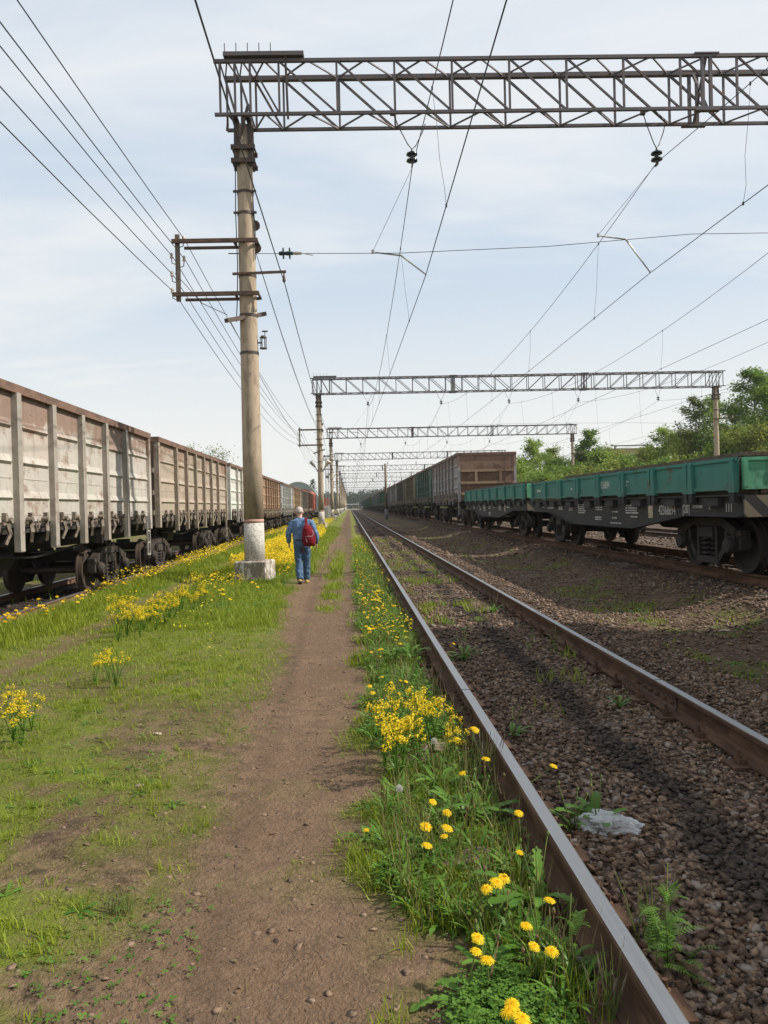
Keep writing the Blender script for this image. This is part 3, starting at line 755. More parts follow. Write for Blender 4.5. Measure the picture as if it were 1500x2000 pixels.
# ------------------------------------------------------------------ freight wagons
def wagonpaint(name, peel=(.20, .125, .09), streak=.5, boards=False, hi=3.75):
    """old wagon paint: the object's colour, worn to brown in patches (more where its alpha is high and near the top), grime streaks"""
    m, nt = newmat(name)
    oi = node(nt, 'ShaderNodeObjectInfo'); base = oi.outputs['Color']; al = oi.outputs['Alpha']
    v = objco(nt, (1, .75, 1)); vst = objco(nt, (7, 7, .55)); t = node(nt, 'ShaderNodeTexCoord')
    z = node(nt, 'ShaderNodeSeparateXYZ', {0: t.outputs['Object']}).outputs[2]
    n1 = noise(nt, v, 1.3, 7., .62); n2 = noise(nt, v, 6., 8., .68); n3 = noise(nt, vst, 1.5, 5., .6); n4 = noise(nt, v, .55, 2., .5)
    c = mixc(nt, 1., base, mixc(nt, n1, (.72, .72, .74), (1.22, 1.2, 1.15)), 'MULTIPLY')
    # faded repaints in big soft rectangles, greenish or pinkish
    c = mixc(nt, math_(nt, 'MULTIPLY', ramp(nt, n4, .56, .6), .28), c, mixc(nt, 1., base, (.86, 1.02, .86), 'MULTIPLY'))
    c = mixc(nt, math_(nt, 'MULTIPLY', ramp(nt, n4, .40, .36), .3), c, mixc(nt, 1., base, (1.02, .84, .76), 'MULTIPLY'))
    top = ramp(nt, z, hi - .95, hi - .2, 0., .27)
    k = math_(nt, 'ADD', math_(nt, 'ADD', math_(nt, 'MULTIPLY', n1, .65), math_(nt, 'MULTIPLY', n2, .35)), math_(nt, 'MULTIPLY', top, al))
    k = math_(nt, 'ADD', k, math_(nt, 'MULTIPLY', al, .08))
    pm = ramp(nt, k, .585, .70)
    c = mixc(nt, math_(nt, 'MULTIPLY', pm, .85), c, mixc(nt, n2, tuple(x * .65 for x in peel), tuple(x * 1.35 for x in peel)))
    c = mixc(nt, math_(nt, 'MULTIPLY', ramp(nt, n3, .52, .72), streak), c, mixc(nt, 1., c, (.52, .46, .42), 'MULTIPLY'))
    c = mixc(nt, ramp(nt, n2, .63, .70, 0., .8), c, (.085, .055, .042))
    c = mixc(nt, math_(nt, 'MULTIPLY', ramp(nt, noise(nt, objco(nt, (1.6, 1.2, .8)), 2.3, 6., .7, .6), .55, .66), .5), c, mixc(nt, 1., c, (.60, .52, .46), 'MULTIPLY'))
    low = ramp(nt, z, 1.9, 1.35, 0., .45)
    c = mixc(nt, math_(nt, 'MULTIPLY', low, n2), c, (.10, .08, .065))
    b = node(nt, 'ShaderNodeBsdfPrincipled', {'Base Color': c, 'Roughness': .7, 'Specular IOR Level': .35})
    hgt_ = math_(nt, 'ADD', math_(nt, 'MULTIPLY', noise(nt, v, 2.2, 2.), 1.), math_(nt, 'MULTIPLY', n2, .12))
    nt.links.new(bump(nt, hgt_, .55, .05), b.inputs['Normal'])
    finish(nt, b.outputs[0]); return m
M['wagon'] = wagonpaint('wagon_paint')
M['latch'] = plain('dusty_latch_iron', (.22, .18, .14), .8, 0, .3, 6, (.09, .065, .05), .3)
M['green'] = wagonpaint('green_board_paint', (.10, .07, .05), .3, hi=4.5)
M['under'] = plain('wagon_underframe', (.022, .02, .018), .75, .1, .3, 5, (.04, .031, .026), .2)
M['bogie'] = plain('bogie_casting', (.055, .043, .034), .75, .1, .3, 5, (.028, .022, .018), .25)
M['wheel'] = plain('wheel_steel', (.07, .055, .045), .6, .3, .3, 6, (.11, .075, .055), .15)
M['tread'] = plain('wheel_tread', (.30, .29, .28), .35, .8, .1, 6)
M['toprail'] = plain('brown_rail_paint', (.19, .115, .085), .75, 0, .25, 4, (.11, .075, .06), .2, .2, (1, .4, 1))
M['black'] = plain('dusty_black_paint', (.035, .036, .036), .7, 0, .3, 3, (.075, .068, .058), .2, .3, (1, .5, 2), .52, .7)
M['stencil'] = plain('stencil_white', (.62, .60, .55), .8, 0, .15, 30, (.25, .24, .22), .2, .5, lo=.5, hi=.7)
M['platey'] = plain('plate_buff', (.52, .44, .30), .7, 0, .15, 10, (.3, .25, .17))
m, nt = newmat('striped_end_paint'); t = node(nt, 'ShaderNodeTexCoord')
wv = node(nt, 'ShaderNodeTexWave', {'Vector': node(nt, 'ShaderNodeMapping', {0: t.outputs['Object'], 'Rotation': (0, R(45), 0)}).outputs[0], 'Scale': .95, 'Distortion': .1}, bands_direction='X')
finish(nt, node(nt, 'ShaderNodeBsdfPrincipled', {'Base Color': mixc(nt, ramp(nt, wv.outputs['Fac'], .48, .52), (.03, .03, .03), (.20, .165, .11)), 'Roughness': .7}).outputs[0]); M['stripe'] = m
def coil(b, x, y, z0, z1, r, turns=4, w=.021):
    n = turns * 10; b.tube([(x + r * math.cos(6.283 * i / 10), y + r * math.sin(6.283 * i / 10), z0 + (z1 - z0) * i / n) for i in range(n + 1)], w, 6)
ME = {}
def bogie_meshes():
    for s in (-1, 1):
        b = MB(); x0, x1 = sorted((s * .93, s * 1.10))
        b.prism([(-.62, .80), (-1.02, .66), (-1.20, .62), (-1.20, .50), (-1.06, .50), (-1.06, .60), (-.80, .60), (-.74, .36), (-.46, .13), (.46, .13), (.74, .36), (.80, .60), (1.06, .60), (1.06, .50), (1.20, .50), (1.20, .62), (1.02, .66), (.62, .80), (.46, .93), (-.46, .93)][::-1], x0, x1 - .0, 'x')
        ME['bf%d' % s] = b
    # the frame is made of separate limbs so that the spring opening is really open
    for s in (-1, 1):
        b = MB(); xm = s * 1.015; wx = .16
        def limb(a, c, h): b.bar((xm, a[0], a[1]), (xm, c[0], c[1]), wx, h, (0, 0, 1))
        limb((-.60, .86), (.60, .86), .14)
        for e in (-1, 1):
            limb((e * .56, .86), (e * 1.04, .68), .15); limb((e * 1.0, .68), (e * 1.22, .66), .13)
            b.box((xm, e * 1.17, .53), (wx, .09, .22)); b.box((xm, e * .70, .56), (wx, .10, .30))
            limb((e * .70, .48), (e * .40, .20), .11)
            b.box((xm, e * .345, .54), (wx, .075, .60))
            b.box((xm + s * .02, e * .925, .505), (.20, .25, .26)); b.lathe([(.145, 0), (.15, .05), (.12, .10), (.05, .11)], (xm + s * .10, e * .925, .475), 14, Matrix.Rotation(s * R(90), 3, 'Y'))
        limb((-.44, .185), (.44, .185), .12)
        b.box((xm - s * .02, 0, .68), (.26, .56, .18), None, .9)
        ME['side_frame', s] = b.mesh('side_frame', True)
        b = MB()
        for e in (-.19, .0, .19): coil(b, xm + s * (.03 if e == 0 else -.02), e, .25, .60, .085)
        ME['spring', s] = b.mesh('spring_nest', 'all')
        for e in (-1, 1):
            w_ = MB(); rr = .475
            prof = [(.06, -.09), (.10, -.09), (.13, -.04), (.36, -.015), (.40, -.065), (.505, -.065), (.505, -.035), (.478, -.03), (.470, .065), (.40, .065), (.37, .02), (.15, -.005), (.11, .08), (.06, .08)]
            w_.lathe(prof, (s * .80, e * .925, .475), 36, Matrix.Rotation(s * R(90), 3, 'Y'))
            me = w_.mesh('wheel', True); ME['wheel', s, e] = me
    b = MB()
    for e in (-1, 1): b.tube([(-.8, e * .925, .475), (.8, e * .925, .475)], .08, 12)
    ME['axle'] = b.mesh('axles', True)
    b = MB().box((0, 0, .74), (2.0, .42, .22)); b.lathe([(.2, .8), (.2, .95)], (0, 0, 0), 16)
    for e in (-1, 1): b.box((0, e * .42, .42), (1.9, .10, .10)); b.box((.65, e * .42, .45), (.1, .08, .3)); b.box((-.65, e * .42, .45), (.1, .08, .3))
    ME['bolster'] = b.mesh('bolster')
bogie_meshes()
def add_bogie(root, y):
    ms = M['bogie']
    bo = link('bogie', ME['bolster'] if not ME['bolster'].materials else ME['bolster'], None, root); bo.location = (0, y, 0)
    if not ME['bolster'].materials: ME['bolster'].materials.append(M['under'])
    for s in (-1, 1):
        for nm, key, mt in (('side_frame', ('side_frame', s), ms), ('spring_nest', ('spring', s), ms)):
            me = ME[key]
            if not me.materials: me.materials.append(mt)
            link(nm, me, None, bo)
        for e in (-1, 1):
            me = ME['wheel', s, e]
            if not me.materials: me.materials.append(M['wheel'])
            link('wheel', me, None, bo)
    if not ME['axle'].materials: ME['axle'].materials.append(M['wheel'])
    link('axle_pair', ME['axle'], None, bo)
    return bo
def coupler(root, y, s):
    b = MB().box((0, y + s * .18, 1.05), (.16, .4, .18)); b.box((.03, y + s * .45, 1.05), (.34, .22, .28)); b.box((.14, y + s * .58, 1.05), (.1, .14, .22)); b.tube([(.3, y, .95), (.3, y + s * .2, .7), (.25, y + s * .42, .62), (.18, y + s * .52, .8)], .03, 6)
    return b.build('coupler', M['under'], root)
HW = 1.50; LB = 5.9; PY = [-3.72, -2.23, -.75, .75, 2.23, 3.72]
def make_gondola(H=3.75):
    t = empty('open_wagon'); edges = [-LB] + PY + [LB]
    for s in (-1, 1):
        b = MB(); b.box((s * HW, 0, (1.62 + H) / 2), (.05, 2 * LB - .02, H - 1.62 - .04))
        for i in range(len(edges) - 1):
            y0, y1 = edges[i] + .14, edges[i + 1] - .14
            for z in (1.98, 2.55, 3.12):                     # pressed ridges with a sloping upper side
                o = s * (HW + .026)
                b.add([(o, y0, z), (o, y1, z), (o, y1 - .05, z + .16), (o, y0 + .05, z + .16), (o + s * .05, y0 + .06, z + .045), (o + s * .05, y1 - .06, z + .045)],
                      [(0, 1, 5, 4), (4, 5, 2, 3), (0, 4, 3), (1, 2, 5)])
            b.box((s * (HW + .027), (y0 + y1) / 2, 1.75), (.012, y1 - y0, .02)); b.box((s * (HW + .027), (y0 + y1) / 2, 2.34), (.012, y1 - y0, .012))
        b.build('side_wall', M['wagon'], t)
        p = MB()
        for q in (-1, 1): p.box((0, q * .075, -1.27), (.10, .02, 2.54))
        p.box((.042, 0, -1.27), (.016, .17, 2.54)); p.box((0, 0, -2.52), (.11, .16, .02))
        me = p.mesh('side_post'); me.materials.append(M['wagon'])
        for y in PY:
            o = link('side_post', me, None, t); o.location = (s * (HW + .075), y, H - .05); o.scale = (s, 1, 1)
        for y in (-LB + .05, LB - .05):
            MB().box((s * (HW + .03), y, (1.3 + H) / 2 - .02), (.14, .18, H - 1.36)).build('corner_post', M['wagon'], t)
        l = MB()                                                # hatch hinges and latches below the floor line
        for e in (-.34, .30):
            l.box((.0, e, .0), (.10, .20, .05)); l.box((.03, e - .04, .10), (.09, .07, .13)); l.lathe([(.045, -.06), (.045, .06)], (.06, e + .05, .05), 8, Matrix.Rotation(R(90), 3, 'Y'))
            l.bar((.06, e, .0), (.09, e + .03, -.16), .06, .05); l.bar((.09, e + .03, -.15), (.04, e - .04, -.32), .05, .045)
        l.tube([(.05, .0, .05), (.07, .0, -.10), (.05, .05, -.15), (.05, .08, -.02)], .014, 5); l.box((-.02, 0, -.03), (.06, 1.1, .03))
        me = l.mesh('hatch_latch'); me.materials.append(M['latch'])
        for i in range(len(edges) - 1):
            o = link('hatch_latch', me, None, t); o.location = (s * (HW + .02), (edges[i] + edges[i + 1]) / 2, 1.62); o.scale = (s, 1 if i % 2 else -1, 1)
    for s in (-1, 1):
        b = MB(); b.box((0, s * LB, (1.35 + H) / 2), (2 * HW - .05, .05, H - 1.35))
        e = b.build('end_wall', M['wagon'], t)
        r = MB()
        for z in (1.72, 2.28, 2.9): r.box((0, s * (LB + .065), z), (2 * HW - .1, .08, .13))
        for x in (-.62, .72): r.box((x, s * (LB + .07), 2.59), (.14, .08, .48))
        r.build('end_rib', M['wagon'], e)
        l = MB()
        for x in (-1.32, -.92): l.bar((s * x, s * (LB + .14), 1.35), (s * x, s * (LB + .14), H - .05), .035)
        for k in range(6): l.bar((s * -1.32, s * (LB + .14), 1.45 + k * .4), (s * -.92, s * (LB + .14), 1.45 + k * .4), .025)
        l.build('ladder', M['rust'], t); coupler(t, s * LB, s)
        st = MB()
        for q in (-.12, .12): st.bar((s * 1.56, s * (LB - .22) + q, .62), (s * 1.56, s * (LB - .22) + q, 1.5), .035)
        for z in (.64, .95, 1.25): st.bar((s * 1.56, s * (LB - .22) - .12, z), (s * 1.56, s * (LB - .22) + .12, z), .035)
        st.build('step_ladder', M['wagon'], t)
    tr_ = MB()
    for s in (-1, 1):
        tr_.box((s * (HW + .03), 0, H + .01), (.17, 2 * LB + .1, .14)); tr_.box((0, s * LB, H + .01), (2 * HW - .12, .14, .14))
    tr_.build('top_rail', M['toprail'], t)
    f = MB().box((0, 0, 1.5), (2 * HW - .06, 2 * LB - .1, .10))
    f.box((0, 0, 1.22), (.36, 2 * LB - .2, .42))
    for y in PY: f.box((0, y, 1.35), (2 * HW - .1, .14, .2))
    f.build('floor_frame', M['under'], t)
    a = MB().lathe([(.0, -.5), (.20, -.46), (.21, 0), (.20, .46), (0, .5)], (.55, -1.0, .95), 16, Matrix.Rotation(R(90), 3, 'X')); a.lathe([(.0, -.3), (.16, -.25), (.16, .25), (0, .3)], (-.3, .6, .95), 14, Matrix.Rotation(R(90), 3, 'X')); a.tube([(.9, -3, 1.1), (.9, 0, .95), (.9, 3, 1.1)], .025, 6)
    a.build('brake_gear', M['under'], t)
    for y in (-4.0, 4.0): add_bogie(t, y)
    return t
def paint(tree, body, rust, end=None, rib=None):
    for o in all_of(tree):
        n = o.name.split('.')[0]
        if n in ('side_wall', 'side_post', 'corner_post', 'step_ladder', 'body', 'door'): o.color = (*body, rust if n != 'side_post' else rust * .6); o.color = o.color if n != 'side_post' else (body[0] * .84, body[1] * .82, body[2] * .80, rust * .6)
        elif n == 'end_wall': o.color = (*(end or body), min(1, rust + .2))
        elif n == 'end_rib': o.color = (*(rib or body), .2)
G0 = tree_of(make_gondola())
def put(root, x, y, z, sy=1., sz=1., ry=0.):
    root.location = (x, y, z); root.scale = (1, sy, sz); root.rotation_euler = (0, 0, ry)
LEFT = [((.42, .395, .36), .72, 'pale grey open wagon with a brown top rail, cut by the left edge'),
        ((.345, .29, .235), .5, 'cream open wagon with dirty cream posts, directly behind the pale grey one'),
        ((.52, .52, .49), .15, 'off-white open wagon whose far end goes behind the nearest concrete pole'),
        ((.30, .19, .12), .55, 'brown open wagon just to the right of the nearest concrete pole'),
        ((.44, .46, .46), .12, 'light blue-grey open wagon, next after the brown one'),
        ((.40, .30, .20), .55, 'rust-streaked tan open wagon beyond the light blue-grey one'),
        ((.17, .155, .14), .30, 'dark grey-brown open wagon beyond the tan one'),
        ((.15, .075, .055), .40, 'dark red-brown open wagon, last before the red covered wagon')]
SPARE = None
def gondola(x, y, z, body, rust, label, group, sy=1., sz=1., end=None, rib=None, simple=False):
    global SPARE
    if SPARE is None: r = G0[0]; SPARE = 1
    else: r = copy_tree(G0 if not simple else G1)
    put(r, x, y, z, sy, sz); paint(tree_of(r), body, rust, end, rib); tag(r, label, 'freight wagon', group); return r
# a lighter variant for wagons too far to show their latches
r = make_far = copy_tree(G0)
for o in list(bpy.data.objects):
    if o.name.split('.')[0] in ('hatch_latch', 'step_ladder', 'brake_gear', 'axle_pair', 'spring_nest', 'ladder') and (o.parent == r or (o.parent and o.parent.parent == r)): bpy.data.objects.remove(o)
FAR = r; G1 = tree_of(r)
for i, (c, ru, lb) in enumerate(LEFT):
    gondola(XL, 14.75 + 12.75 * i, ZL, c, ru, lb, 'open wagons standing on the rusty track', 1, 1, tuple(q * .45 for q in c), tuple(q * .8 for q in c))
RIGHT = [((.27, .265, .27), .75, 'worn grey-white open wagon with a rusty brown end wall, behind the green flat wagons', (.12, .066, .044), (.27, .19, .125)),
         ((.055, .105, .085), .25, 'dark teal-green open wagon behind the one with the brown end'), ((.15, .135, .075), .3, 'olive open wagon behind the dark teal-green one'),
         ((.10, .10, .085), .3, 'dark grey-olive open wagon, fourth behind the green flat wagons'), ((.30, .30, .28), .6, 'grey open wagon with big white worn patches, seen past the slim mast'),
         ((.20, .215, .22), .3, 'plain mid-grey open wagon just past the slim mast'), ((.045, .15, .075), .1, 'bright green open wagon beyond the plain mid-grey one'),
         ((.035, .10, .06), .2, 'darker green open wagon, eighth behind the flat wagons'), ((.13, .15, .17), .3, 'blue-grey open wagon, ninth behind the flat wagons'),
         ((.20, .20, .20), .4, 'light grey open wagon, tenth behind the flat wagons'), ((.11, .13, .15), .3, 'slate open wagon, last before the tall green covered wagon')]
y = 47.75
for i, rec in enumerate(RIGHT):
    c, ru, lb = rec[:3]; e = rec[3] if len(rec) > 3 else tuple(q * .6 for q in c); rb = rec[4] if len(rec) > 4 else c
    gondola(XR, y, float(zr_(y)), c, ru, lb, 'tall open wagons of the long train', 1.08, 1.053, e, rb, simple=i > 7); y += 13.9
def make_boxcar():
    t = empty('covered_wagon'); b = MB()
    b.box((0, 0, 2.55), (2.9, 13.2, 2.5))
    for s in (-1, 1):
        for k in range(11):
            yy = -6.0 + k * 1.2
            if abs(yy) > 1.4: b.box((s * 1.48, yy, 2.5), (.06, .10, 2.35))
    b.build('body', M['wagon'], t)
    d = MB()
    for s in (-1, 1):
        d.box((s * 1.49, 0, 2.45), (.07, 2.5, 2.25))
        for z in (1.7, 2.4, 3.1): d.box((s * 1.535, 0, z), (.03, 2.4, .06))
    d.build('door', M['wagon'], t)
    MB().prism([(-1.52, 3.78), (-1.25, 4.20), (-.7, 4.42), (0, 4.5), (.7, 4.42), (1.25, 4.20), (1.52, 3.78)], -6.65, 6.65, 'y').build('roof', M['wagon'], t).color = (.17, .17, .165, .2)
    f = MB().box((0, 0, 1.15), (2.6, 13.2, .26)); f.box((0, 0, .9), (.4, 9, .3)); f.build('floor_frame', M['under'], t)
    for s in (-1, 1): coupler(t, s * 6.6, s); add_bogie(t, s * 4.6)
    return t
B0 = tree_of(make_boxcar()); first = True
def boxcar(x, y, z, c, label, group):
    global first
    r = B0[0] if first else copy_tree(B0); first = False
    put(r, x, y, z); paint(tree_of(r), c, .2)
    tag(r, label, 'freight wagon', group)
    for o in all_of(tree_of(r)):
        if o.name.startswith('roof'): o.color = (*[q * 1.25 for q in c], .1)
    return r
boxcar(XL, 14.75 + 12.75 * 8 + .6, ZL, (.30, .085, .055), 'red covered wagon at the far end of the left-hand train, before the arched hangar', 'open wagons standing on the rusty track')
boxcar(XR, y + .4, .42, (.03, .17, .085), 'tall bright green covered wagon rising above the open wagons of the long train', 'tall open wagons of the long train'); y += 14.6
boxcar(XR, 2.95, .37, (.16, .085, .06), 'brown covered wagon standing next to the camera, out of view before the flat wagons', 'tall open wagons of the long train')
FC = [((.14, .08, .06), 'brown'), ((.035, .12, .07), 'dark green'), ((.04, .15, .11), 'teal'), ((.03, .13, .08), 'green'), ((.10, .11, .12), 'grey'), ((.04, .13, .10), 'sea-green'), ((.03, .11, .065), 'bottle green'), ((.05, .14, .11), 'blue-green'), ((.03, .12, .08), 'deep green'), ((.09, .10, .10), 'dull grey'), ((.04, .14, .09), 'mid-green'), ((.03, .11, .07), 'dull green')]
ORDF = ['first', 'second', 'third', 'fourth', 'fifth', 'sixth', 'seventh', 'eighth', 'ninth', 'tenth', 'eleventh', 'last']
for i, (c, nm) in enumerate(FC):
    gondola(XR, y, .42, c, .2, f'{nm} open wagon far down the long train, {ORDF[i]} beyond the tall green covered wagon', 'tall open wagons of the long train', 1.08, 1.053, simple=True); y += 13.9
for o in [FAR] + [k for c in kids(FAR) for k in kids(c)] + kids(FAR):
    bpy.data.objects.remove(o)
# ------------------------------------------------------------------ flat wagons with green drop sides
FL = 6.7
def text_mesh(s, size, ext=.002):
    cu = bpy.data.curves.new('lettering', 'FONT'); cu.body = s; cu.size = size; cu.extrude = ext; cu.resolution_u = 3; cu.align_x = 'CENTER'; cu.align_y = 'CENTER'; cu.space_character = 1.02
    o = bpy.data.objects.new('tmp', cu); COL.objects.link(o); dg = bpy.context.evaluated_depsgraph_get()
    me = bpy.data.meshes.new_from_object(o.evaluated_get(dg)); bpy.data.objects.remove(o); me.name = 'lettering'; me.materials.clear(); me.materials.append(M['stencil']); return me
TROT = Matrix(((0, 0, -1), (-1, 0, 0), (0, 1, 0)))      # local x -> -Y, local y -> Z, normal -> -X
def letter(root, s, size, y, z, x=-1.392, sx=.8):
    o = link('lettering', text_mesh(s, size), None, root); o.rotation_euler = TROT.to_euler(); o.location = (x, y, z); o.scale = (sx, 1, 1); return o
def smallprint(root, y, z, w_, rows, rh=.035, x=-1.392):
    b = MB()                                            # worn stencil lines too faint to read
    for r_ in range(rows):
        a = y + w_ / 2 * random.uniform(.8, 1); e = y - w_ / 2 * random.uniform(.7, 1)
        while a > e:
            k = random.uniform(.012, .03)
            if random.random() < .82:
                b.box((x, a - k / 2, z - r_ * rh * 1.5), (.004, k * .75, rh * random.uniform(.75, 1)))
            a -= k
    b.build('lettering', M['stencil'], root)
def make_flat():
    t = empty('flat_wagon')
    b = MB()
    pr = [(-FL, 1.30), (-FL, .98), (-4.8, .98), (-2.15, .68), (2.15, .68), (4.8, .98), (FL, .98), (FL, 1.30)]
    for s in (-1, 1):
        x0, x1 = sorted((s * 1.355, s * 1.385)); b.prism(pr, x0, x1, 'x')
        for i in range(1, 6):
            (a, za), (c, zc) = pr[i], pr[i + 1]
            b.bar((s * 1.395, a, za + .0), (s * 1.395, c, zc + .0), .13, .022)
        b.box((s * 1.40, 0, 1.315), (.12, 2 * FL, .025))
    b.box((0, 0, 1.30), (2.68, 2 * FL - .04, .06)); b.box((0, 0, .95), (.5, 9.5, .5)); b.box((0, 0, 1.12), (2.6, .2, .3))
    for y_ in (-4.86, 4.86): b.box((0, y_, 1.1), (2.5, .5, .3))
    b.build('underframe', M['black'], t)
    for s in (-1, 1):
        MB().box((0, s * (FL + .02), 1.14), (2.74, .05, .34)).build('end_sill', M['stripe'], t)
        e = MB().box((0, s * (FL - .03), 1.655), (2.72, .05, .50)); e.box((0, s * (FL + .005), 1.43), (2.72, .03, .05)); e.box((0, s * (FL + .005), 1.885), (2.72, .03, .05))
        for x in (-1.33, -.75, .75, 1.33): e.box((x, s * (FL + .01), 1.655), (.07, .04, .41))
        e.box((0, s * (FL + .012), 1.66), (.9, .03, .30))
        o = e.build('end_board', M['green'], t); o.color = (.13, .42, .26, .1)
        coupler(t, s * FL, s)
        n = 8; wb = 2 * FL / n
        for k in range(n):
            y_ = -FL + wb * (k + .5); p = MB(); xo = s * 1.43
            p.box((xo, y_, 1.655), (.03, wb - .05, .50))
            for z in (1.425, 1.885): p.box((xo + s * .025, y_, z), (.045, wb - .05, .055))
            for e_ in (-1, 1):                                # tapered stiffeners at both ends of each board
                ye = y_ + e_ * (wb / 2 - .10)
                p.prism([(ye - .10, 1.36), (ye + .10, 1.36), (ye + .045, 1.91), (ye - .045, 1.91)], *sorted((xo + s * .01, xo + s * .085)), 'x')
            o = p.build('side_board', M['green'], t); o.color = (.047, .215, .175, .42)
            h = MB()
            for e_ in (-1, 1): h.box((xo + s * .03, y_ + e_ * (wb / 2 - .10), 1.30), (.09, .13, .20))
            h.box((s * 1.44, y_, 1.20), (.11, .50, .11)); h.box((s * 1.44, y_, 1.265), (.13, .56, .02))
            h.build('stake_pocket', M['black'], o)
    for y_ in (-4.86, 4.86): add_bogie(t, y_)
    MB().lathe([(.0, -.4), (.18, -.36), (.18, .36), (0, .4)], (.5, .4, .75), 14, Matrix.Rotation(R(90), 3, 'X')).build('brake_cylinder', M['under'], t)
    return t
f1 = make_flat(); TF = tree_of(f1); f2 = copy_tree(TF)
for f_ in (f1, f2):
    for o in all_of(tree_of(f_)):
        if o.name.split('.')[0] in ('side_frame', 'spring_nest', 'wheel', 'axle_pair') and o.material_slots: o.material_slots[0].link = 'OBJECT'; o.material_slots[0].material = M['under']  # bogies and wheels in shadow recoloured near black: shade put into the colour
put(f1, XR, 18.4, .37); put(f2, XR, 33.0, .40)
tag(f1, 'nearer flat wagon with teal drop sides and a white number on its black sill', 'freight wagon', 'flat wagons with green drop sides')
tag(f2, 'farther flat wagon with teal drop sides, in front of the brown end wall', 'freight wagon', 'flat wagons with green drop sides')
letter(f1, '42368894', .27, -3.85, 1.06, sx=.72); letter(f1, '[20]', .22, -4.70, 1.085); letter(f1, 'АВТОРЕЖИМ', .07, -5.16, 1.13); letter(f1, '42368894', .25, -.45, 1.64, -1.4475, .65)
letter(f1, 'E', .16, -5.62, 1.14); letter(f1, '111', .20, -6.28, 1.11)
MB().box((-1.39, -3.05, 1.03), (.012, .22, .25)).build('number_plate', M['platey'], f1)
for (y_, z, w_, n_) in ((-2.0, 1.16, .75, 4), (-2.1, .92, .4, 1), (-.9, 1.17, .42, 1), (-.95, 1.02, .5, 1), (-.9, .88, .35, 1), (-1.0, .76, .9, 1), (.2, 1.12, .55, 2), (.25, .88, .5, 2), (1.6, 1.19, .7, 5), (2.6, 1.15, .4, 3), (3.6, 1.12, .5, 2), (-3.05, .985, .0, 0), (4.6, 1.10, .9, 1), (5.6, 1.12, .5, 1)):
    if n_: smallprint(f1, y_, z, w_, n_)
smallprint(f1, -1.75, 1.68, .55, 1, .05, -1.4475); smallprint(f1, -1.75, 1.60, .38, 1, .05, -1.4475); smallprint(f1, 2.3, 1.62, .2, 1, .05, -1.4475); smallprint(f1, 5.9, 1.64, .5, 1, .09, -1.4475)
for (y_, z, w_, n_) in ((-3.6, 1.09, .8, 1), (-2.0, 1.15, .6, 3), (-.8, 1.15, .5, 2), (.3, 1.12, .5, 2), (.3, .85, .5, 2), (1.6, 1.17, .6, 4), (2.7, 1.12, .4, 3), (4.4, 1.12, .5, 2)): smallprint(f2, y_, z, w_, n_, .05)
MB().box((-1.39, -3.0, 1.05), (.012, .2, .25)).build('number_plate', M['platey'], f2)
M['load'] = plain('load_planks', (.095, .07, .055), .85, 0, .3, 5, (.17, .13, .10), .3, .2, (3, .5, 3))
def load(yc, zb, segs, label):
    t = empty('plank_load', (XR, yc, zb))
    b = MB()
    for (a, c, h) in segs:
        k = 0.; z = 1.335
        while k < h:
            for q in range(9): b.box((-1.12 + q * .28 + random.uniform(-.01, .01), (a + c) / 2 + random.uniform(-.05, .05), z + .035), (.25, c - a + random.uniform(-.1, .1), .065))
            z += .075; k += .075
    b.build('planks', M['load'], t); tag(t, label, 'timber load', 'planks stacked on the flat wagons'); return t
load(18.4, .37, [(-6.45, -2.0, .66), (-1.9, 1.9, .66), (2.0, 3.6, .62)], 'dark planks stacked above the boards of the nearer flat wagon')
load(33.0, .40, [(-5.9, 5.9, .62)], 'dark planks stacked low on the farther flat wagon')
# ------------------------------------------------------------------ people
def cloth(name, c, var=.25, scale=9, fold=.6):
    m, nt = newmat(name); v = objco(nt, (1, 1, .35), False); n1 = noise(nt, v, scale, 4., .55, .6); n2 = noise(nt, objco(nt, (1, 1, 1), False), 45., 3.)
    b = node(nt, 'ShaderNodeBsdfPrincipled', {'Base Color': mixc(nt, n2, tuple(x * (1 - var) for x in c), tuple(x * (1 + var) for x in c)), 'Roughness': .9, 'Specular IOR Level': .15, 'Normal': bump(nt, n1, fold, .05)})
    finish(nt, b.outputs[0]); return m
M['skin'] = plain('skin', (.56, .33, .25), .55, 0, .06, 20, bumps=.03)
M['greyhair'] = plain('grey_hair', (.50, .43, .39), .8, 0, .2, 60, bumps=.4, stretch=(1, 1, .3))
M['sweater'] = cloth('blue_sweater', (.115, .19, .325), .12, 8, .9)
M['jeans'] = cloth('denim', (.072, .13, .225), .3, 10, .9)
M['redbag'] = cloth('red_nylon', (.16, .012, .02), .2, 14, .6)
M['shoe'] = plain('dark_shoe', (.03, .024, .02), .7); M['shoe_y'] = plain('tan_shoe', (.55, .36, .10), .7)
def fuse(o, vox, it=6):
    md = o.modifiers.new('fuse', 'REMESH'); md.mode = 'VOXEL'; md.voxel_size = vox; md.use_smooth_shade = True
    s = o.modifiers.new('soft', 'SMOOTH'); s.iterations = it; s.factor = .5
    return o
def crumple(o, strength, size):
    tx = bpy.data.textures.new('folds', 'CLOUDS'); tx.noise_scale = size; tx.noise_depth = 2
    d = o.modifiers.new('folds', 'DISPLACE'); d.texture = tx; d.strength = strength; d.mid_level = .5; return o
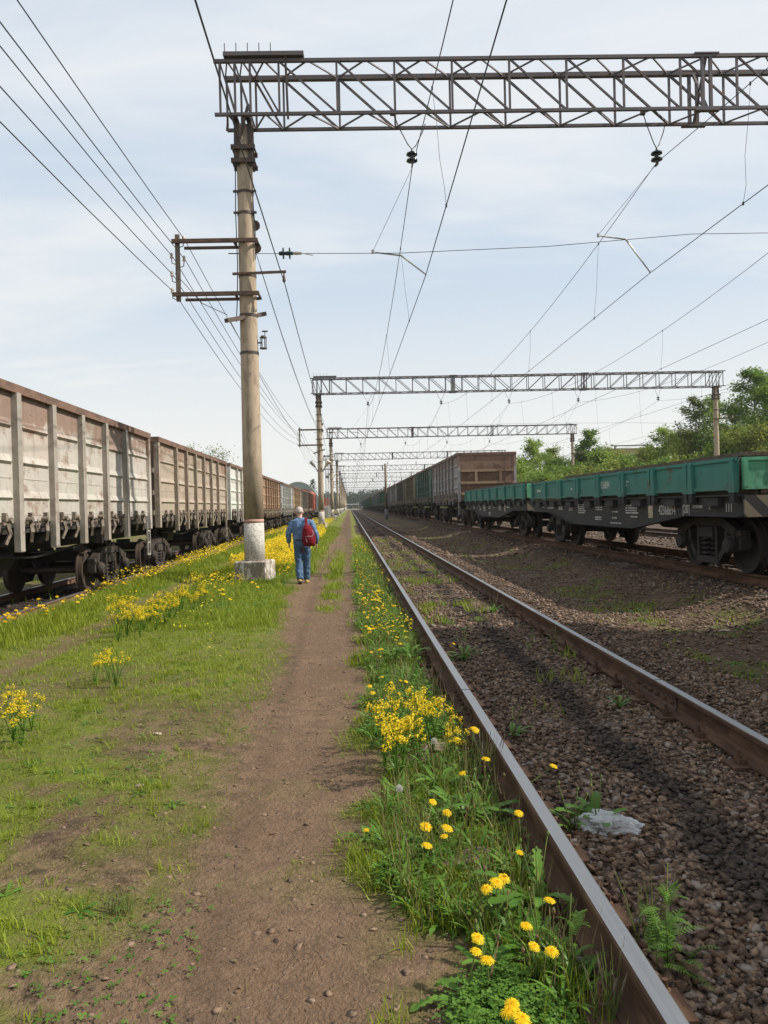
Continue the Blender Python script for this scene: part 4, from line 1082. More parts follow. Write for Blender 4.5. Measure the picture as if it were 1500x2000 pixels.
def hand(b, w, d, s, r=.0085):
    w = Vector(w); d = Vector(d).normalized(); side = Vector((0, 1, 0)); inn = Vector((-s, 0, 0))
    c = w + d * .05
    for q in (-.027, -.009, .009, .027): b.tube([w - d * .02, w + d * .03 + side * q * .9, w + d * .085 + side * q], [.024, .018, .014], 8)
    for q, L in ((-.030, .065), (-.010, .078), (.010, .084), (.029, .074)):
        p = w + d * .085 + side * q
        b.tube([p - d * .01, p + d * L * .5 + inn * .012, p + d * L * .8 + inn * .035, p + d * L * .9 + inn * .05], [r * 1.1, r, r * .95, r * .8], 7)
    t = w + d * .025 + side * .03
    b.tube([t - d * .01, t + side * .025 + d * .02 + inn * .01, t + side * .035 + d * .055 + inn * .025], [.012, .011, .009], 7)
def figure(loc, label, h, top, legs, shoes, hair, skirt=None, bag=False, rz=0., longhair=False, stride=1., fine=True):
    """a walking person seen from behind; built at 1.70 m and scaled to height h"""
    k = h / 1.70; t = empty('person', loc, rz); t.scale = (k, k, k)
    b = MB()
    # head leans forward a little; profile rings from chin to crown
    hx, hy = -.045, .055
    b.loft([((hx, hy + .03, 1.455), .035, .04), ((hx, hy + .03, 1.475), .055, .068), ((hx, hy + .02, 1.52), .068, .086), ((hx, hy + .005, 1.57), .076, .097), ((hx, hy, 1.61), .077, .099), ((hx, hy, 1.65), .066, .085), ((hx, hy, 1.675), .042, .055), ((hx, hy, 1.685), .012, .016)], 20)
    b.tube([(hx, hy + .10, 1.565), (hx, hy + .122, 1.535), (hx, hy + .10, 1.52)], [.008, .014, .010], 8)              # nose
    b.box((hx, hy + .092, 1.493), (.042, .012, .010)); 
    for s in (-1, 1):
        b.loft([((hx + s * .078, hy + .0, 1.525), .006, .012), ((hx + s * .085, hy - .008, 1.55), .009, .021), ((hx + s * .086, hy - .012, 1.578), .008, .023), ((hx + s * .080, hy - .010, 1.595), .005, .014)], 10)  # ears
        b.lathe([(0, -.011), (.009, -.006), (.011, 0), (.009, .006), (0, .011)], (hx + s * .030, hy + .084, 1.572), 8)     # eyes
    b.tube([(-.02, .015, 1.38), (hx * .8, .03, 1.44), (hx, .05, 1.52)], [.062, .054, .056], 14)
    b.loft([((0, .0, .84), .14, .10), ((0, 0, .95), .15, .10), ((0, 0, 1.15), .155, .10), ((0, .01, 1.30), .17, .10), ((0, .015, 1.39), .15, .075), ((-.01, .015, 1.43), .06, .05)], 18)
    aL = [(-.175, .02, 1.375), (-.295, -.02, 1.10), (-.290, .06, .90)]; aR = [(.175, .02, 1.375), (.300, -.03, 1.10), (.315, .07, .865)]
    for a in (aL, aR): b.tube([Vector(a[0]).lerp(Vector(a[1]), u) for u in (0, .5)] + [a[1]] + [Vector(a[1]).lerp(Vector(a[2]), u) for u in (.5, 1)], [.052, .046, .038, .035, .026], 12)
    hand(b, aL[2], (.02, .16, -1), -1); hand(b, aR[2], (-.05, .30, -1), 1)
    st = stride
    lL = [(-.088, 0, .87), (-.082, .035 * st, .49), (-.055, -.12 * st, .13)]; lR = [(.085, .0, .87), (.080, .13 * st, .49), (.065, .26 * st, .09)]
    for a in (lL, lR): b.tube([Vector(a[0]).lerp(Vector(a[1]), u) for u in (0, .5)] + [a[1]] + [Vector(a[1]).lerp(Vector(a[2]), u) for u in (.3, 1)], [.085, .072, .052, .052, .036], 12)
    for a, dv in ((lL, Vector((0, .16, -.10))), (lR, Vector((.01, .20, -.01)))): b.tube([Vector(a[2]), Vector(a[2]) + dv * .5 + Vector((0, 0, -.035)), Vector(a[2]) + dv + Vector((0, 0, -.04))], [.036, .035, .022], 10)
    fuse(b.build('body', M['skin'], t, 'all'), .0065 if fine else .02, 3)
    hb = MB()
    rg = [((hx, hy - .042, 1.555), .060, .060), ((hx, hy - .030, 1.58), .076, .078), ((hx, hy - .018, 1.60), .082, .090), ((hx, hy - .01, 1.65), .073, .084), ((hx, hy - .005, 1.683), .044, .054), ((hx, hy, 1.695), .01, .012)]
    if longhair: rg = [((hx, hy - .045, 1.38), .05, .045), ((hx, hy - .035, 1.48), .075, .068)] + rg
    fuse(hb.loft(rg, 20).build('hair', hair, t, 'all'), .012, 3)
    s_ = MB()
    s_.loft([((-.01, 0, .935), .178, .122), ((-.01, 0, .97), .190, .132), ((-.01, -.0, 1.08), .192, .132), ((0, -.01, 1.22), .202, .132), ((0, .0, 1.33), .212, .125), ((0, .01, 1.39), .190, .10), ((-.01, .015, 1.43), .115, .078), ((-.02, .02, 1.455), .068, .066)], 24)
    for a, q in ((aL, .0), (aR, .0)): s_.tube([Vector(a[0]) + Vector((0, 0, .005))] + [Vector(a[0]).lerp(Vector(a[1]), u) for u in (.35, .7)] + [a[1]] + [Vector(a[1]).lerp(Vector(a[2]), u) for u in (.4, .8, .97)], [.080, .077, .068, .062, .058, .050, .044], 14)
    crumple(fuse(s_.build('sweater' if fine else 'top', top, t, 'all'), .011, 4), .045, .10)
    j = MB()
    if skirt:
        j.loft([((0, 0, .97), .165, .12), ((0, 0, .86), .20, .15), ((0, 0, .74), .23, .18)], 20); o = j.build('skirt', legs, t, 'all')
        MB().loft([((0, 0, .745), .225, .175), ((0, 0, .60), .265, .21), ((0, 0, .48), .29, .23)], 20).build('skirt_hem', skirt, t, 'all')
    else:
        j.loft([((0, -.005, .985), .172, .118), ((0, -.01, .93), .184, .132), ((0, -.015, .86), .188, .138), ((0, -.01, .80), .170, .12), ((0, 0, .76), .12, .08)], 22)
        for a, fl in ((lL, 1), (lR, 1)):
            P = [Vector(a[0]) + Vector((0, 0, -.02)), Vector(a[0]).lerp(Vector(a[1]), .5), Vector(a[1]), Vector(a[1]).lerp(Vector(a[2]), .5), Vector(a[2]) + Vector((0, 0, -.01))]
            j.tube(P, [.102, .096, .080, .076, .074], 16)
        crumple(fuse(j.build('jeans' if fine else 'trousers', legs, t, 'all'), .011, 3), .042, .075)
        MB().loft([((0, -.008, .955), .187, .136), ((0, -.008, .985), .183, .131)], 24).build('belt', M['shoe'], t, 'all')
    sh = []
    for a, dv, up in ((lL, Vector((0, .20, -.085)), .055), (lR, Vector((.01, .26, -.02)), 0)):
        q = MB(); A = Vector(a[2]) + Vector((0, -.075, -.045 if up else -.045)); d = dv.normalized(); m_ = Matrix((Vector((1, 0, 0)), Vector((0, -d.z, d.y)), d)).transposed()
        q.loft([(A, .028, .035, m_), (A + d * .03, .042, .050, m_), (A + d * .11, .043, .048, m_), (A + d * .19, .046, .038, m_), (A + d * .25, .036, .025, m_), (A + d * .27, .012, .012, m_)], 14)
        o = q.build('shoe', shoes if up else M['shoe_y'] if fine else shoes, t, 'all')
        if fine and up: MB().loft([(A + Vector((0, -.004, .02)) - d * .004, .026, .022, m_), (A + Vector((0, -.002, .02)) + d * .03, .043, .03, m_)], 12).build('heel_patch', M['shoe_y'], o, 'all')
    tag(t, label, 'person'); return t
mp = at_z(592, 1141, 0.); mp.z = float(hgt(mp.x, mp.y)) - .005
man = figure(mp, 'man in a blue sweater and jeans walking away with a red backpack on one shoulder', 1.69, M['sweater'], M['jeans'], M['shoe'], M['greyhair'])
bp = empty('backpack', mp); bp.scale = (.994,) * 3
b = MB(); bm_ = Matrix.Rotation(R(7), 3, 'Y')
b.loft([((.175, -.235, .835), .10, .05), ((.170, -.25, .86), .135, .085), ((.165, -.255, .98), .148, .10), ((.155, -.245, 1.10), .140, .098), ((.14, -.225, 1.22), .105, .078), ((.125, -.20, 1.29), .06, .05), ((.12, -.18, 1.32), .02, .02)], 20)
crumple(fuse(b.build('bag', M['redbag'], bp, 'all'), .012, 3), .03, .10)
fuse(MB().loft([((.195, -.325, .86), .07, .03), ((.19, -.34, .90), .09, .045), ((.185, -.342, 1.0), .088, .045), ((.18, -.325, 1.07), .06, .03)], 16).build('front_pocket', M['redbag'], bp, 'all'), .01, 2)
z_ = MB().tube([(.10, -.365, 1.04), (.16, -.382, 1.055), (.235, -.365, 1.05), (.27, -.33, 1.10), (.24, -.31, 1.18)], .005, 5); z_.tube([(.13, -.384, .93), (.11, -.378, 1.0)], .006, 5); z_.build('zip', M['zinc'], bp)
b = MB(); b.bar((.115, -.19, 1.31), (.10, -.10, 1.425), .055, .012, (0, 1, 0)); b.bar((.10, -.105, 1.42), (.10, .03, 1.445), .055, .012); b.bar((.10, .03, 1.445), (.11, .13, 1.32), .055, .012, (0, 1, 0)); b.bar((.02, -.21, .84), (.025, -.19, .70), .022, .006, (0, 1, 0)); b.build('strap', M['redbag'], bp)
tag(bp, 'dark red backpack hanging from the right shoulder of the walking man', 'backpack')
M['yellowtop'] = cloth('pale_yellow_top', (.62, .50, .26)); M['purple'] = cloth('plum_cloth', (.07, .035, .06)); M['whitecloth'] = cloth('white_cloth', (.62, .60, .68)); M['brownhair'] = plain('light_brown_hair', (.22, .14, .08), .7, 0, .2, 50); M['darkcloth'] = cloth('dark_cloth', (.03, .03, .035))
cp = at_z(656, 1017.5, .0); cp.z = float(hgt(cp.x, cp.y))
figure(cp, 'girl in a pale yellow top and a white-hemmed plum skirt, on the verge far ahead', 1.47, M['yellowtop'], M['purple'], M['shoe'], M['brownhair'], M['whitecloth'], longhair=True, stride=.4, fine=False)
dp = Vector((at_y(672, 992, 300).x, 300, 0))
figure(dp, 'tiny distant figure in dark clothes by the poles near the horizon', 1.6, M['darkcloth'], M['darkcloth'], M['shoe'], M['brownhair'], stride=.5, fine=False)
# ------------------------------------------------------------------ plants
M['petal'], nt = newmat('dandelion_petal')
at = att(nt, 'rnd'); b = node(nt, 'ShaderNodeBsdfPrincipled', {'Base Color': mixc(nt, at, (.74, .42, .004), (.90, .70, .025)), 'Roughness': .6, 'Specular IOR Level': .2})
t_ = node(nt, 'ShaderNodeBsdfTranslucent', {'Color': (.9, .68, .02, 1)})
finish(nt, node(nt, 'ShaderNodeMixShader', {0: .3, 1: b.outputs[0], 2: t_.outputs[0]}).outputs[0])
M['stem'] = plain('stem_green', (.11, .17, .045), .6, 0, .2, 20, (.24, .12, .08), .3, 0, lo=.5, hi=.66)
M['leaf_d'] = leafmat('dandelion_leaf', (.055, .14, .012), (.125, .24, .030), .3, .45)
M['rocket'] = leafmat('rocket_petal', (.74, .52, .012), (.84, .66, .03), .3)
def rnd_attr(me, per=None, v=None):
    n = len(me.vertices); a = me.attributes.new('rnd', 'FLOAT', 'POINT')
    a.data.foreach_set('value', np.ascontiguousarray(v if v is not None else np.repeat(RNG.random(n // per + 1), per)[:n], np.float32))
def head_mesh(r=.021):
    b = MB(); q = []
    for ring, (n, rr, el, z0) in enumerate(((40, 1.05, -.02, .0), (34, .88, .12, .0015), (26, .66, .25, .0025), (16, .42, .45, .003), (8, .22, .8, .003))):
        for i in range(n):
            a = 6.283 * i / n + ring * .7 + random.uniform(-.06, .06); L = r * rr * random.uniform(.74, 1.12); w = r * .058
            d = Vector((math.cos(a) * math.cos(el), math.sin(a) * math.cos(el), math.sin(el))); s = Vector((-math.sin(a), math.cos(a), 0))
            o = Vector((0, 0, z0)) + d * r * .06; m_ = o + d * L * .6 + Vector((0, 0, .0015)); e = o + d * L - Vector((0, 0, .001 + .0018 * (ring == 0)))
            b.add([o - s * w * .5, o + s * w * .5, m_ + s * w, m_ - s * w, e + s * w * .9, e - s * w * .9], [(0, 1, 2, 3), (3, 2, 4, 5)]); q += [min(1, max(0, rr - .35 + random.uniform(-.3, .45)))] * 6
    me = b.mesh('flower_head', fix=False); me.materials.append(M['petal']); rnd_attr(me, v=np.array(q))
    return me
HEAD = [head_mesh() for _ in range(3)]
def leaf_strip(b, q, base, az, L, w, rise, tooth=.5, seg=9, droop=1.4):
    """serrated dandelion-type leaf"""
    base = Vector(base); d = Vector((math.cos(az), math.sin(az), 0)); s = Vector((-math.sin(az), math.cos(az), 0)); v = []; cc = random.random()
    p = base.copy(); an = rise
    for i in range(seg * 2 + 1):
        u = i / (seg * 2); ww = w * (.18 + .95 * math.sin(min(1, u * 1.02) * 2.75) ** 1.0 * (.35 + .65 * u)) if u < 1 else .001
        if i % 2 and u < .9: ww *= (1 - tooth)
        v += [p + s * ww + Vector((0, 0, .15 * ww)), p.copy(), p - s * ww + Vector((0, 0, .15 * ww))]
        an -= droop / (seg * 2) * rise * 1.2; p = p + (d * math.cos(an) + Vector((0, 0, math.sin(an)))) * (L / (seg * 2))
    n = seg * 2 + 1
    b.add(v, [(3 * i + k, 3 * i + k + 1, 3 * i + k + 4, 3 * i + k + 3) for i in range(n - 1) for k in (0, 1)]); q += [cc] * (3 * n)
def rosette_mesh(n, L, rise=.6, w=.1):
    b = MB(); q = []
    for i in range(n):
        leaf_strip(b, q, (random.uniform(-.01, .01), random.uniform(-.01, .01), .002), 6.283 * i / n + random.uniform(-.4, .4), L * random.uniform(.6, 1.15), L * w * random.uniform(.8, 1.2), rise * random.uniform(.5, 1.4), random.uniform(.35, .65))
    me = b.mesh('leaves', fix=False); me.materials.append(M['leaf_d']); rnd_attr(me, v=np.array(q)); return me
ROS = [rosette_mesh(9, .15, .55, .11), rosette_mesh(8, .19, .9, .10), rosette_mesh(10, .13, .7, .12)]
def dandelion(base, heads, label, group, leaves=True, tall=False, hs=1.):
    base = Vector(base); t = empty('dandelion', base)
    if leaves:
        o = link('leaves', random.choice(ROS), None, t); o.rotation_euler = (0, 0, random.uniform(0, 6.28)); k = random.uniform(.8, 1.15); o.scale = (k, k, k * (1.3 if tall else 1))
    for h in heads:
        h = Vector(h) - base; foot = Vector((random.uniform(-.015, .015), random.uniform(-.015, .015), 0))
        mid = foot.lerp(h, .5) + Vector((random.uniform(-.012, .012), random.uniform(-.012, .012), .01))
        st = MB().tube([foot, mid, h], [.0032, .0028, .0026], 6); st.lathe([(.003, -.016), (.0085, -.012), (.009, -.003), (.006, .0)], h, 8)
        st.build('stem', M['stem'], t, 'all')
        f = link('flower_head', random.choice(HEAD), None, t); f.location = h
        tl = Vector((random.uniform(-.25, .35), random.uniform(-.45, .1), 1)).normalized(); f.rotation_euler = tl.to_track_quat('Z', 'Y').to_euler(); k = hs * random.uniform(.74, 1.15); f.scale = (k, k, k)
    if leaves and random.random() < .6:
        for _ in range(random.choice((1, 1, 2))):
            h = Vector((random.uniform(-.07, .07), random.uniform(-.07, .07), random.uniform(.10, .24))); s_ = MB().tube([(0, 0, 0), h * .5 + Vector((0, 0, .012)), h], [.003, .0026, .0022], 6); s_.lathe([(.003, -.004), (.0075, .004), (.0065, .014), (.003, .02)], h, 8); s_.build('bud_stem', M['budstem'], t, 'all')
    tag(t, label, 'dandelion', group); return t
M['budstem'] = plain('reddish_stem', (.19, .10, .07), .6, 0, .2, 20, (.10, .15, .05), .3, 0)
GD = 'dandelions in flower'
NEAR = [([(1000, 1962), (1019, 1990), (994, 1976)], .13, 'dandelion with three crowded heads at the bottom edge, left of the near rail'),
        ([(933, 1832), (930, 1858)], .16, 'dandelion with two heads one above the other, over the clover nearest the camera'),
        ([(951, 1875)], .10, 'dandelion with one small half-open head just under the stacked pair of heads'),
        ([(1027, 1808), (1043, 1848), (1077, 1858)], .15, 'dandelion with three wide-open heads beside the feathery leaves at the near rail'),
        ([(1073, 1758)], .20, 'dandelion with one tall head in front of the long upright leaves at the near rail'),
        ([(970, 1724), (950, 1736), (984, 1715)], .14, 'dandelion with a tight row of three heads beside the dark stones'),
        ([(1015, 1665)], .17, 'dandelion whose head touches the tops of the long upright leaves'),
        ([(1013, 1588)], .20, 'dandelion with one head in front of the rail, above the flat brown stone'),
        ([(845, 1566), (832, 1614), (834, 1651)], .13, 'dandelion with three heads at the left edge of the flat brown stone'),
        ([(873, 1617), (867, 1633), (873, 1587)], .12, 'dandelion with paired heads just behind the flat brown stone'),
        ([(929, 1426), (924, 1422)], .20, 'dandelion with a double head close to the rail, beside the yellow rocket'),
        ([(949, 1482)], .18, 'dandelion with one head by the rail among brown stalks'),
        ([(904, 1510)], .12, 'dandelion with a small closed-up head among brown stalks'),
        ([(1081, 1496)], .20, 'dandelion with one head growing inside the rails near the plastic bag')]
def grounded_(p): return Vector((p.x, p.y, float(hgt(p.x, p.y))))
for hd, z, lb in NEAR:
    P = [at_z(x, y, z + random.uniform(-.015, .015)) for x, y in hd]; c = sum((Vector(p) for p in P), Vector()) / len(P)
    bx = c.x + random.uniform(-.04, .04); by = c.y + random.uniform(-.02, .05)
    if bx < XT: bx = min(bx, XT - GA - .09)
    dandelion((bx, by, float(hgt(bx, by))), P, lb, GD, hs=1.15)
b = MB(); cq = []
for i in range(150):
    d = Vector((random.gauss(0, 1), random.gauss(0, 1), random.gauss(0, 1))).normalized(); s_ = d.orthogonal().normalized(); u_ = d.cross(s_)
    for e in (s_, u_): b.add([d * .017 - e * .004, d * .017 + e * .004, d * .021], [(0, 1, 2)])
    b.add([d * .002 - s_ * .0003, d * .002 + s_ * .0003, d * .018], [(0, 1, 2)])
CLOCK = b.mesh('seed_clock', fix=False); CLOCK.materials.append(leafmat('seed_down', (.62, .60, .56), (.75, .74, .70), .4))
for x, y, lb in ((848, 1447, 'white dandelion seed clock over the brown slab beyond the paired heads'), (700, 1500, None), (780, 1540, 'white dandelion seed clock at the path side of the weedy strip')):
    if not lb: continue
    p = at_z(x, y, .16); g_ = grounded_(p); t = empty('dandelion_clock', g_); h_ = p - g_
    MB().tube([(0, 0, 0), h_ * .5 + Vector((.01, 0, .01)), h_], [.003, .0026, .0022], 6).build('stem', M['stem'], t, 'all'); link('seed_clock', CLOCK, None, t).location = h_; tag(t, lb, 'dandelion')
for (x, y) in ((715, 1621),):
    p = at_z(x, y, .03); dandelion((p.x, p.y, float(hgt(p.x, p.y))), [p], 'tiny low dandelion alone on the bare path edge', GD, hs=.7)
PXS = [(803, 1210), (773, 1250), (781, 1257), (775, 1244), (725, 1274), (741, 1269), (741, 1282), (793, 1331), (764, 1333), (746, 1322), (722, 1340), (782, 1329), (738, 1165), (732, 1171), (747, 1183), (736, 1187), (721, 1140), (733, 1144), (709, 1180), (722, 1194), (717, 1206), (767, 1222), (711, 1196), (739, 1172), (700, 1150), (757, 1130), (746, 1118), (729, 1122), (748, 1158), (771, 1183)]
def grounded(p): return Vector((p.x, p.y, float(hgt(p.x, p.y))))
for x, y in PXS:
    p = at_z(x, y, random.uniform(.10, .2)); p.x = min(p.x, XT - GA - .1); b_ = grounded(p + Vector((random.uniform(-.05, .05), random.uniform(-.03, .06), 0)))
    dandelion(b_, [p] + ([p + Vector((random.uniform(-.06, .06), random.uniform(-.06, .06), random.uniform(-.05, .02)))] if random.random() < .3 else []), 'small dandelion in the weedy strip between the path and the near rail', GD)
for x, y in ((886, 1257), (912, 1206)):
    p = at_z(x, y, .14); dandelion(grounded(p), [p], 'dandelion inside the rails, ' + ('beside the grass clump' if x < 900 else 'behind the grass clump'), GD)
# lighter single-mesh dandelions for the verges
def small_dandelion(k):
    b = MB(); q = []
    for i in range(7): leaf_strip(b, q, (0, 0, .002), 6.283 * i / 7 + random.uniform(-.4, .4), random.uniform(.09, .16), .015, random.uniform(.4, 1.1), .4, 4)
    b.M = [0] * len(b.F); b.mi = 1
    hs = []
    for i in range(k):
        h = Vector((random.uniform(-.07, .07), random.uniform(-.07, .07), random.uniform(.12, .22))); n0 = len(b.V); b.tube([(0, 0, 0), h * .5 + Vector((0, 0, .01)), h], .003, 4); q += [.5] * (len(b.V) - n0); hs.append(h)
    b.mi = 2
    for h in hs:
        tl = Vector((random.uniform(-.3, .5), random.uniform(-.5, .1), 1)).normalized().to_track_quat('Z', 'Y').to_matrix()
        n0 = len(b.V)
        for ring, (n, rr, el) in enumerate(((14, 1., .1), (10, .7, .6), (6, .4, 1.1))):
            for i in range(n):
                a = 6.283 * i / n + ring; d = Vector((math.cos(a) * math.cos(el), math.sin(a) * math.cos(el), math.sin(el))); s = Vector((-math.sin(a), math.cos(a), 0)); L = .023 * rr; w = .0045
                b.add([h + tl @ (d * .001), h + tl @ (d * L + s * w), h + tl @ (d * L - s * w)], [(0, 1, 2)])
        q += [random.random()] * (len(b.V) - n0)
    me = b.mesh('dandelion', fix=False)
    for m_ in (M['leaf_d'], M['stem'], M['petal']): me.materials.append(m_)
    rnd_attr(me, v=np.array(q)); return me
SD = [small_dandelion(k) for k in (1, 2, 3, 2, 4)]
def strew(n, x0, x1, y0, y1, label, s0=.9, s1=1.3, dens=None):
    k = 0; tries = 0
    while k < n and tries < n * 60:
        tries += 1
        x = random.uniform(x0, x1); y = y0 * (y1 / y0) ** random.random()
        if float(m_path(np.array(x), np.array(y))[0]) > .3 or float(m_path(np.array(x), np.array(y))[1]) > .3 or float(fbm(np.array(x * .8), np.array(y * .5 + 20), 3)) < .42: continue
        o = link('dandelion', random.choice(SD)); o.location = (x, y, float(hgt(x, y))); s = random.uniform(s0, s1); o.scale = (s, s, s); o.rotation_euler = (0, 0, random.uniform(0, 6.28)); tag(o, label, 'dandelion', GD); k += 1
strew(95, -5.55, -4.35, 9.5, 28, 'dandelion in the grass edge along the rusty track', 1., 1.5)
strew(40, -3.2, -1.3, 12, 24, 'dandelion in the grass between the faint worn track and the path', 1., 1.4)
strew(40, .1, .75, 9, 34, 'low dandelion scattered in the far part of the weedy strip', .9, 1.2)
# yellow rocket
def rocket_mesh(ns, H, spread=.16):
    st = MB(); q = []; fl = MB(); fq = []
    for i in range(ns):
        a = random.uniform(0, 6.28); h = H * random.uniform(.65, 1.1); tip = Vector((math.cos(a) * spread * random.random(), math.sin(a) * spread * random.random(), h)); mid = tip * .5 + Vector((random.uniform(-.02, .02), random.uniform(-.02, .02), .02))
        n0 = len(st.V); st.tube([(0, 0, 0), mid, tip], [.004, .003, .0018], 5); q += [.2] * (len(st.V) - n0)
        for k in range(6):
            u = random.uniform(.1, .75); p = mid * (2 * u) if u < .5 else mid.lerp(tip, 2 * u - 1); leaf_strip(st, q, p, random.uniform(0, 6.28), random.uniform(.03, .075) * (1.3 - u), .011, random.uniform(.2, .9), .4, 3)
        tops = [tip] + [mid.lerp(tip, random.uniform(.4, .85)) + Vector((random.uniform(-.05, .05), random.uniform(-.05, .05), random.uniform(.01, .07))) for _ in range(2)]
        for p in tops[1:]: n0 = len(st.V); st.tube([mid.lerp(tip, .35), p], .0015, 4); q += [.3] * (len(st.V) - n0)
        for p in tops:
            for k in range(22):
                c = p + Vector((random.gauss(0, .013), random.gauss(0, .013), random.uniform(-.035, .012))); n_ = (c - p + Vector((0, 0, .02))).normalized(); m_ = n_.to_track_quat('Z', 'Y').to_matrix(); r_ = random.uniform(.0045, .007)
                v0 = [m_ @ Vector((math.cos(j * 1.5708) * r_, math.sin(j * 1.5708) * r_, 0)) + c for j in range(4)]; fl.add(v0, [(0, 1, 2, 3)]); fq += [random.random()] * 4
    a = st.mesh('stalks', fix=False); a.materials.append(M['leaf_d']); rnd_attr(a, v=np.array(q)); c = fl.mesh('blossoms', fix=False); c.materials.append(M['rocket']); rnd_attr(c, v=np.array(fq)); return a, c
RK = [rocket_mesh(5, .36), rocket_mesh(6, .42), rocket_mesh(4, .30)]
def rocket(p, label, s=1.):
    t = empty('yellow_rocket', p, random.uniform(0, 6.28)); a, c = random.choice(RK); link('stalks', a, None, t); link('blossoms', c, None, t); t.scale = (s, s, s)
    tag(t, label, 'wildflower', 'yellow rocket plants in bloom'); return t
for x, y in ((745, 1372), (770, 1350), (765, 1395), (795, 1375), (800, 1345), (820, 1362), (835, 1350), (790, 1410), (815, 1395), (750, 1405), (775, 1425), (840, 1380)):
    p = at_z(x, y, .30); p.x = min(p.x, XT - GA - .17); rocket(grounded(p), 'yellow rocket plant in the dense clump between the path and the near rail', random.uniform(.85, 1.1))
for x, y in ((880, 1405), (890, 1412)): p = at_z(x, y, .25); p.x = min(p.x, XT - GA - .12); rocket(grounded(p), 'thin yellow rocket leaning on the near rail, ' + ('in front' if y > 1408 else 'behind its twin'), .7)
for x, y in ((45, 1372), (60, 1365), (25, 1385), (40, 1395)): p = at_z(x, y, .28); rocket(grounded(p), 'yellow rocket plant in the group on sparse grass at the left edge', .85)
for x, y in ((10, 1342),): p = at_z(x, y, .28); rocket(grounded(p), 'single yellow rocket just above the group at the left edge', .7)
for x, y in ((183, 1285), (212, 1277), (225, 1290)): p = at_z(x, y, .30); rocket(grounded(p), 'sparse yellow rocket standing alone in the thin grass left of the path', .85)
for i in range(20):
    x = random.uniform(228, 356); y = 1200 - (x - 228) * .22 + random.uniform(-22, 10); p = at_z(x, y, .34); rocket(grounded(p), 'yellow rocket plant in the bright patch beside the faint worn track', random.uniform(.9, 1.15))
for i in range(6):
    x = random.uniform(370, 470); y = random.uniform(1120, 1165); p = at_z(x, y, .3); rocket(grounded(p), 'yellow rocket plant in the grass left of the nearest pole block', random.uniform(.7, 1.))
# flowering mass farther along the verge, too many to count
def florets(n, x0, x1, y0, y1, h0, h1, r0, r1, thr, seedv):
    x = RNG.uniform(x0, x1, n); y = y0 * (y1 / y0) ** RNG.random(n)
    k = (fbm(x * .7 + seedv, y * .35, 4) > thr) & (m_path(x, y)[0] < .25) & (m_path(x, y)[1] < .3); x, y = x[k], y[k]; n = len(x)
    z = hgt(x, y) + RNG.uniform(h0, h1, n) * (.6 + .6 * fbm(x * 1.5, y, 3))
    return scat([(-1, -1, 0), (1, -1, .2), (1, 1, 0), (-1, 1, .2)], [(0, 1, 2, 3)], np.stack([x, y, z], 1), rotm(RNG.uniform(0, 6.28, n), RNG.normal(.5, .5, n)), RNG.uniform(r0, r1, n))
parts = [florets(30000, -3.1, -1.35, 19.2, 44, .2, .5, .008, .018, .42, 0), florets(9000, -4.4, -1.7, 36, 95, .2, .5, .012, .03, .42, 9), florets(7000, -5.6, -4.3, 16, 60, .2, .45, .008, .018, .5, 4), florets(1000, .1, .72, 9, 45, .1, .3, .006, .013, .5, 2), florets(700, -3.3, -1.9, 14.5, 19, .15, .4, .007, .014, .47, 6), florets(1500, -5.5, -1.4, 8, 18, .08, .25, .005, .011, .55, 7)]
Vv, Ll, Ss, Qq = join(parts)
o = link('yellow_flowers', np_mesh('yellow_flowers', Vv, Ll, Ss, [M['rocket']], dict(rnd=Qq))); o['kind'] = 'stuff'
# clover, small leaves and stalks of the weedy strip
tre = []; tf = []
for j in range(3):
    a = j * 2.094; c, s = math.cos(a), math.sin(a); k = len(tre)
    for (u, v, w) in ((0, 0, 0), (.55, -.42, .12), (1.0, -.28, .05), (1.08, 0, .02), (1.0, .28, .05), (.55, .42, .12)): tre.append((c * u - s * v, s * u + c * v, w))
    tf.append(tuple(range(k, k + 6)))
def clump_pts(px_list, per, sg):
    X_ = []; Y_ = []
    for x, y in px_list:
        p = at_z(x, y, .04); X_.append(RNG.normal(p.x, sg, per)); Y_.append(RNG.normal(p.y, sg * 1.3, per))
    X_ = np.concatenate(X_); Y_ = np.concatenate(Y_); k = X_ < XT - GA - .07; return X_[k], Y_[k]
cl = [(800, 1640), (780, 1680), (840, 1740), (880, 1760), (755, 1700), (930, 1940), (900, 1955), (990, 1915), (1010, 1940), (940, 1905), (1060, 1945), (975, 1880), (1090, 1970), (775, 1570), (780, 1490), (735, 1300), (1000, 1985), (960, 1995), (915, 1975), (1030, 1990)]
x, y = clump_pts(cl, 110, .038); n = len(x); z = hgt(x, y) + RNG.uniform(.01, .075, n)
x2 = RNG.uniform(.08, .85, 9000); y2 = 5.5 * (30 / 5.5) ** RNG.random(9000); k = (m_grass(x2, y2) > .6); x2, y2 = x2[k], y2[k]; n2_ = len(x2)
x3 = RNG.uniform(-5, -.6, 9000); y3 = 2.4 * (14 / 2.4) ** RNG.random(9000); k = (fbm(x3 * 2.2 + 50, y3 * 2.2, 3) > .6); x3, y3 = x3[k], y3[k]; n3_ = len(x3)
parts = [scat(tre, tf, np.stack([x, y, z], 1), rotm(RNG.uniform(0, 6.28, n), RNG.normal(0, .35, n)), RNG.uniform(.008, .017, n)),
         scat(tre, tf, np.stack([x2, y2, hgt(x2, y2) + RNG.uniform(.01, .10, n2_)], 1), rotm(RNG.uniform(0, 6.28, n2_), RNG.normal(0, .5, n2_)), RNG.uniform(.014, .03, n2_)),
         scat(tre, tf, np.stack([x3, y3, hgt(x3, y3) + RNG.uniform(.003, .02, n3_)], 1), rotm(RNG.uniform(0, 6.28, n3_), RNG.normal(0, .3, n3_)), RNG.uniform(.007, .016, n3_))]
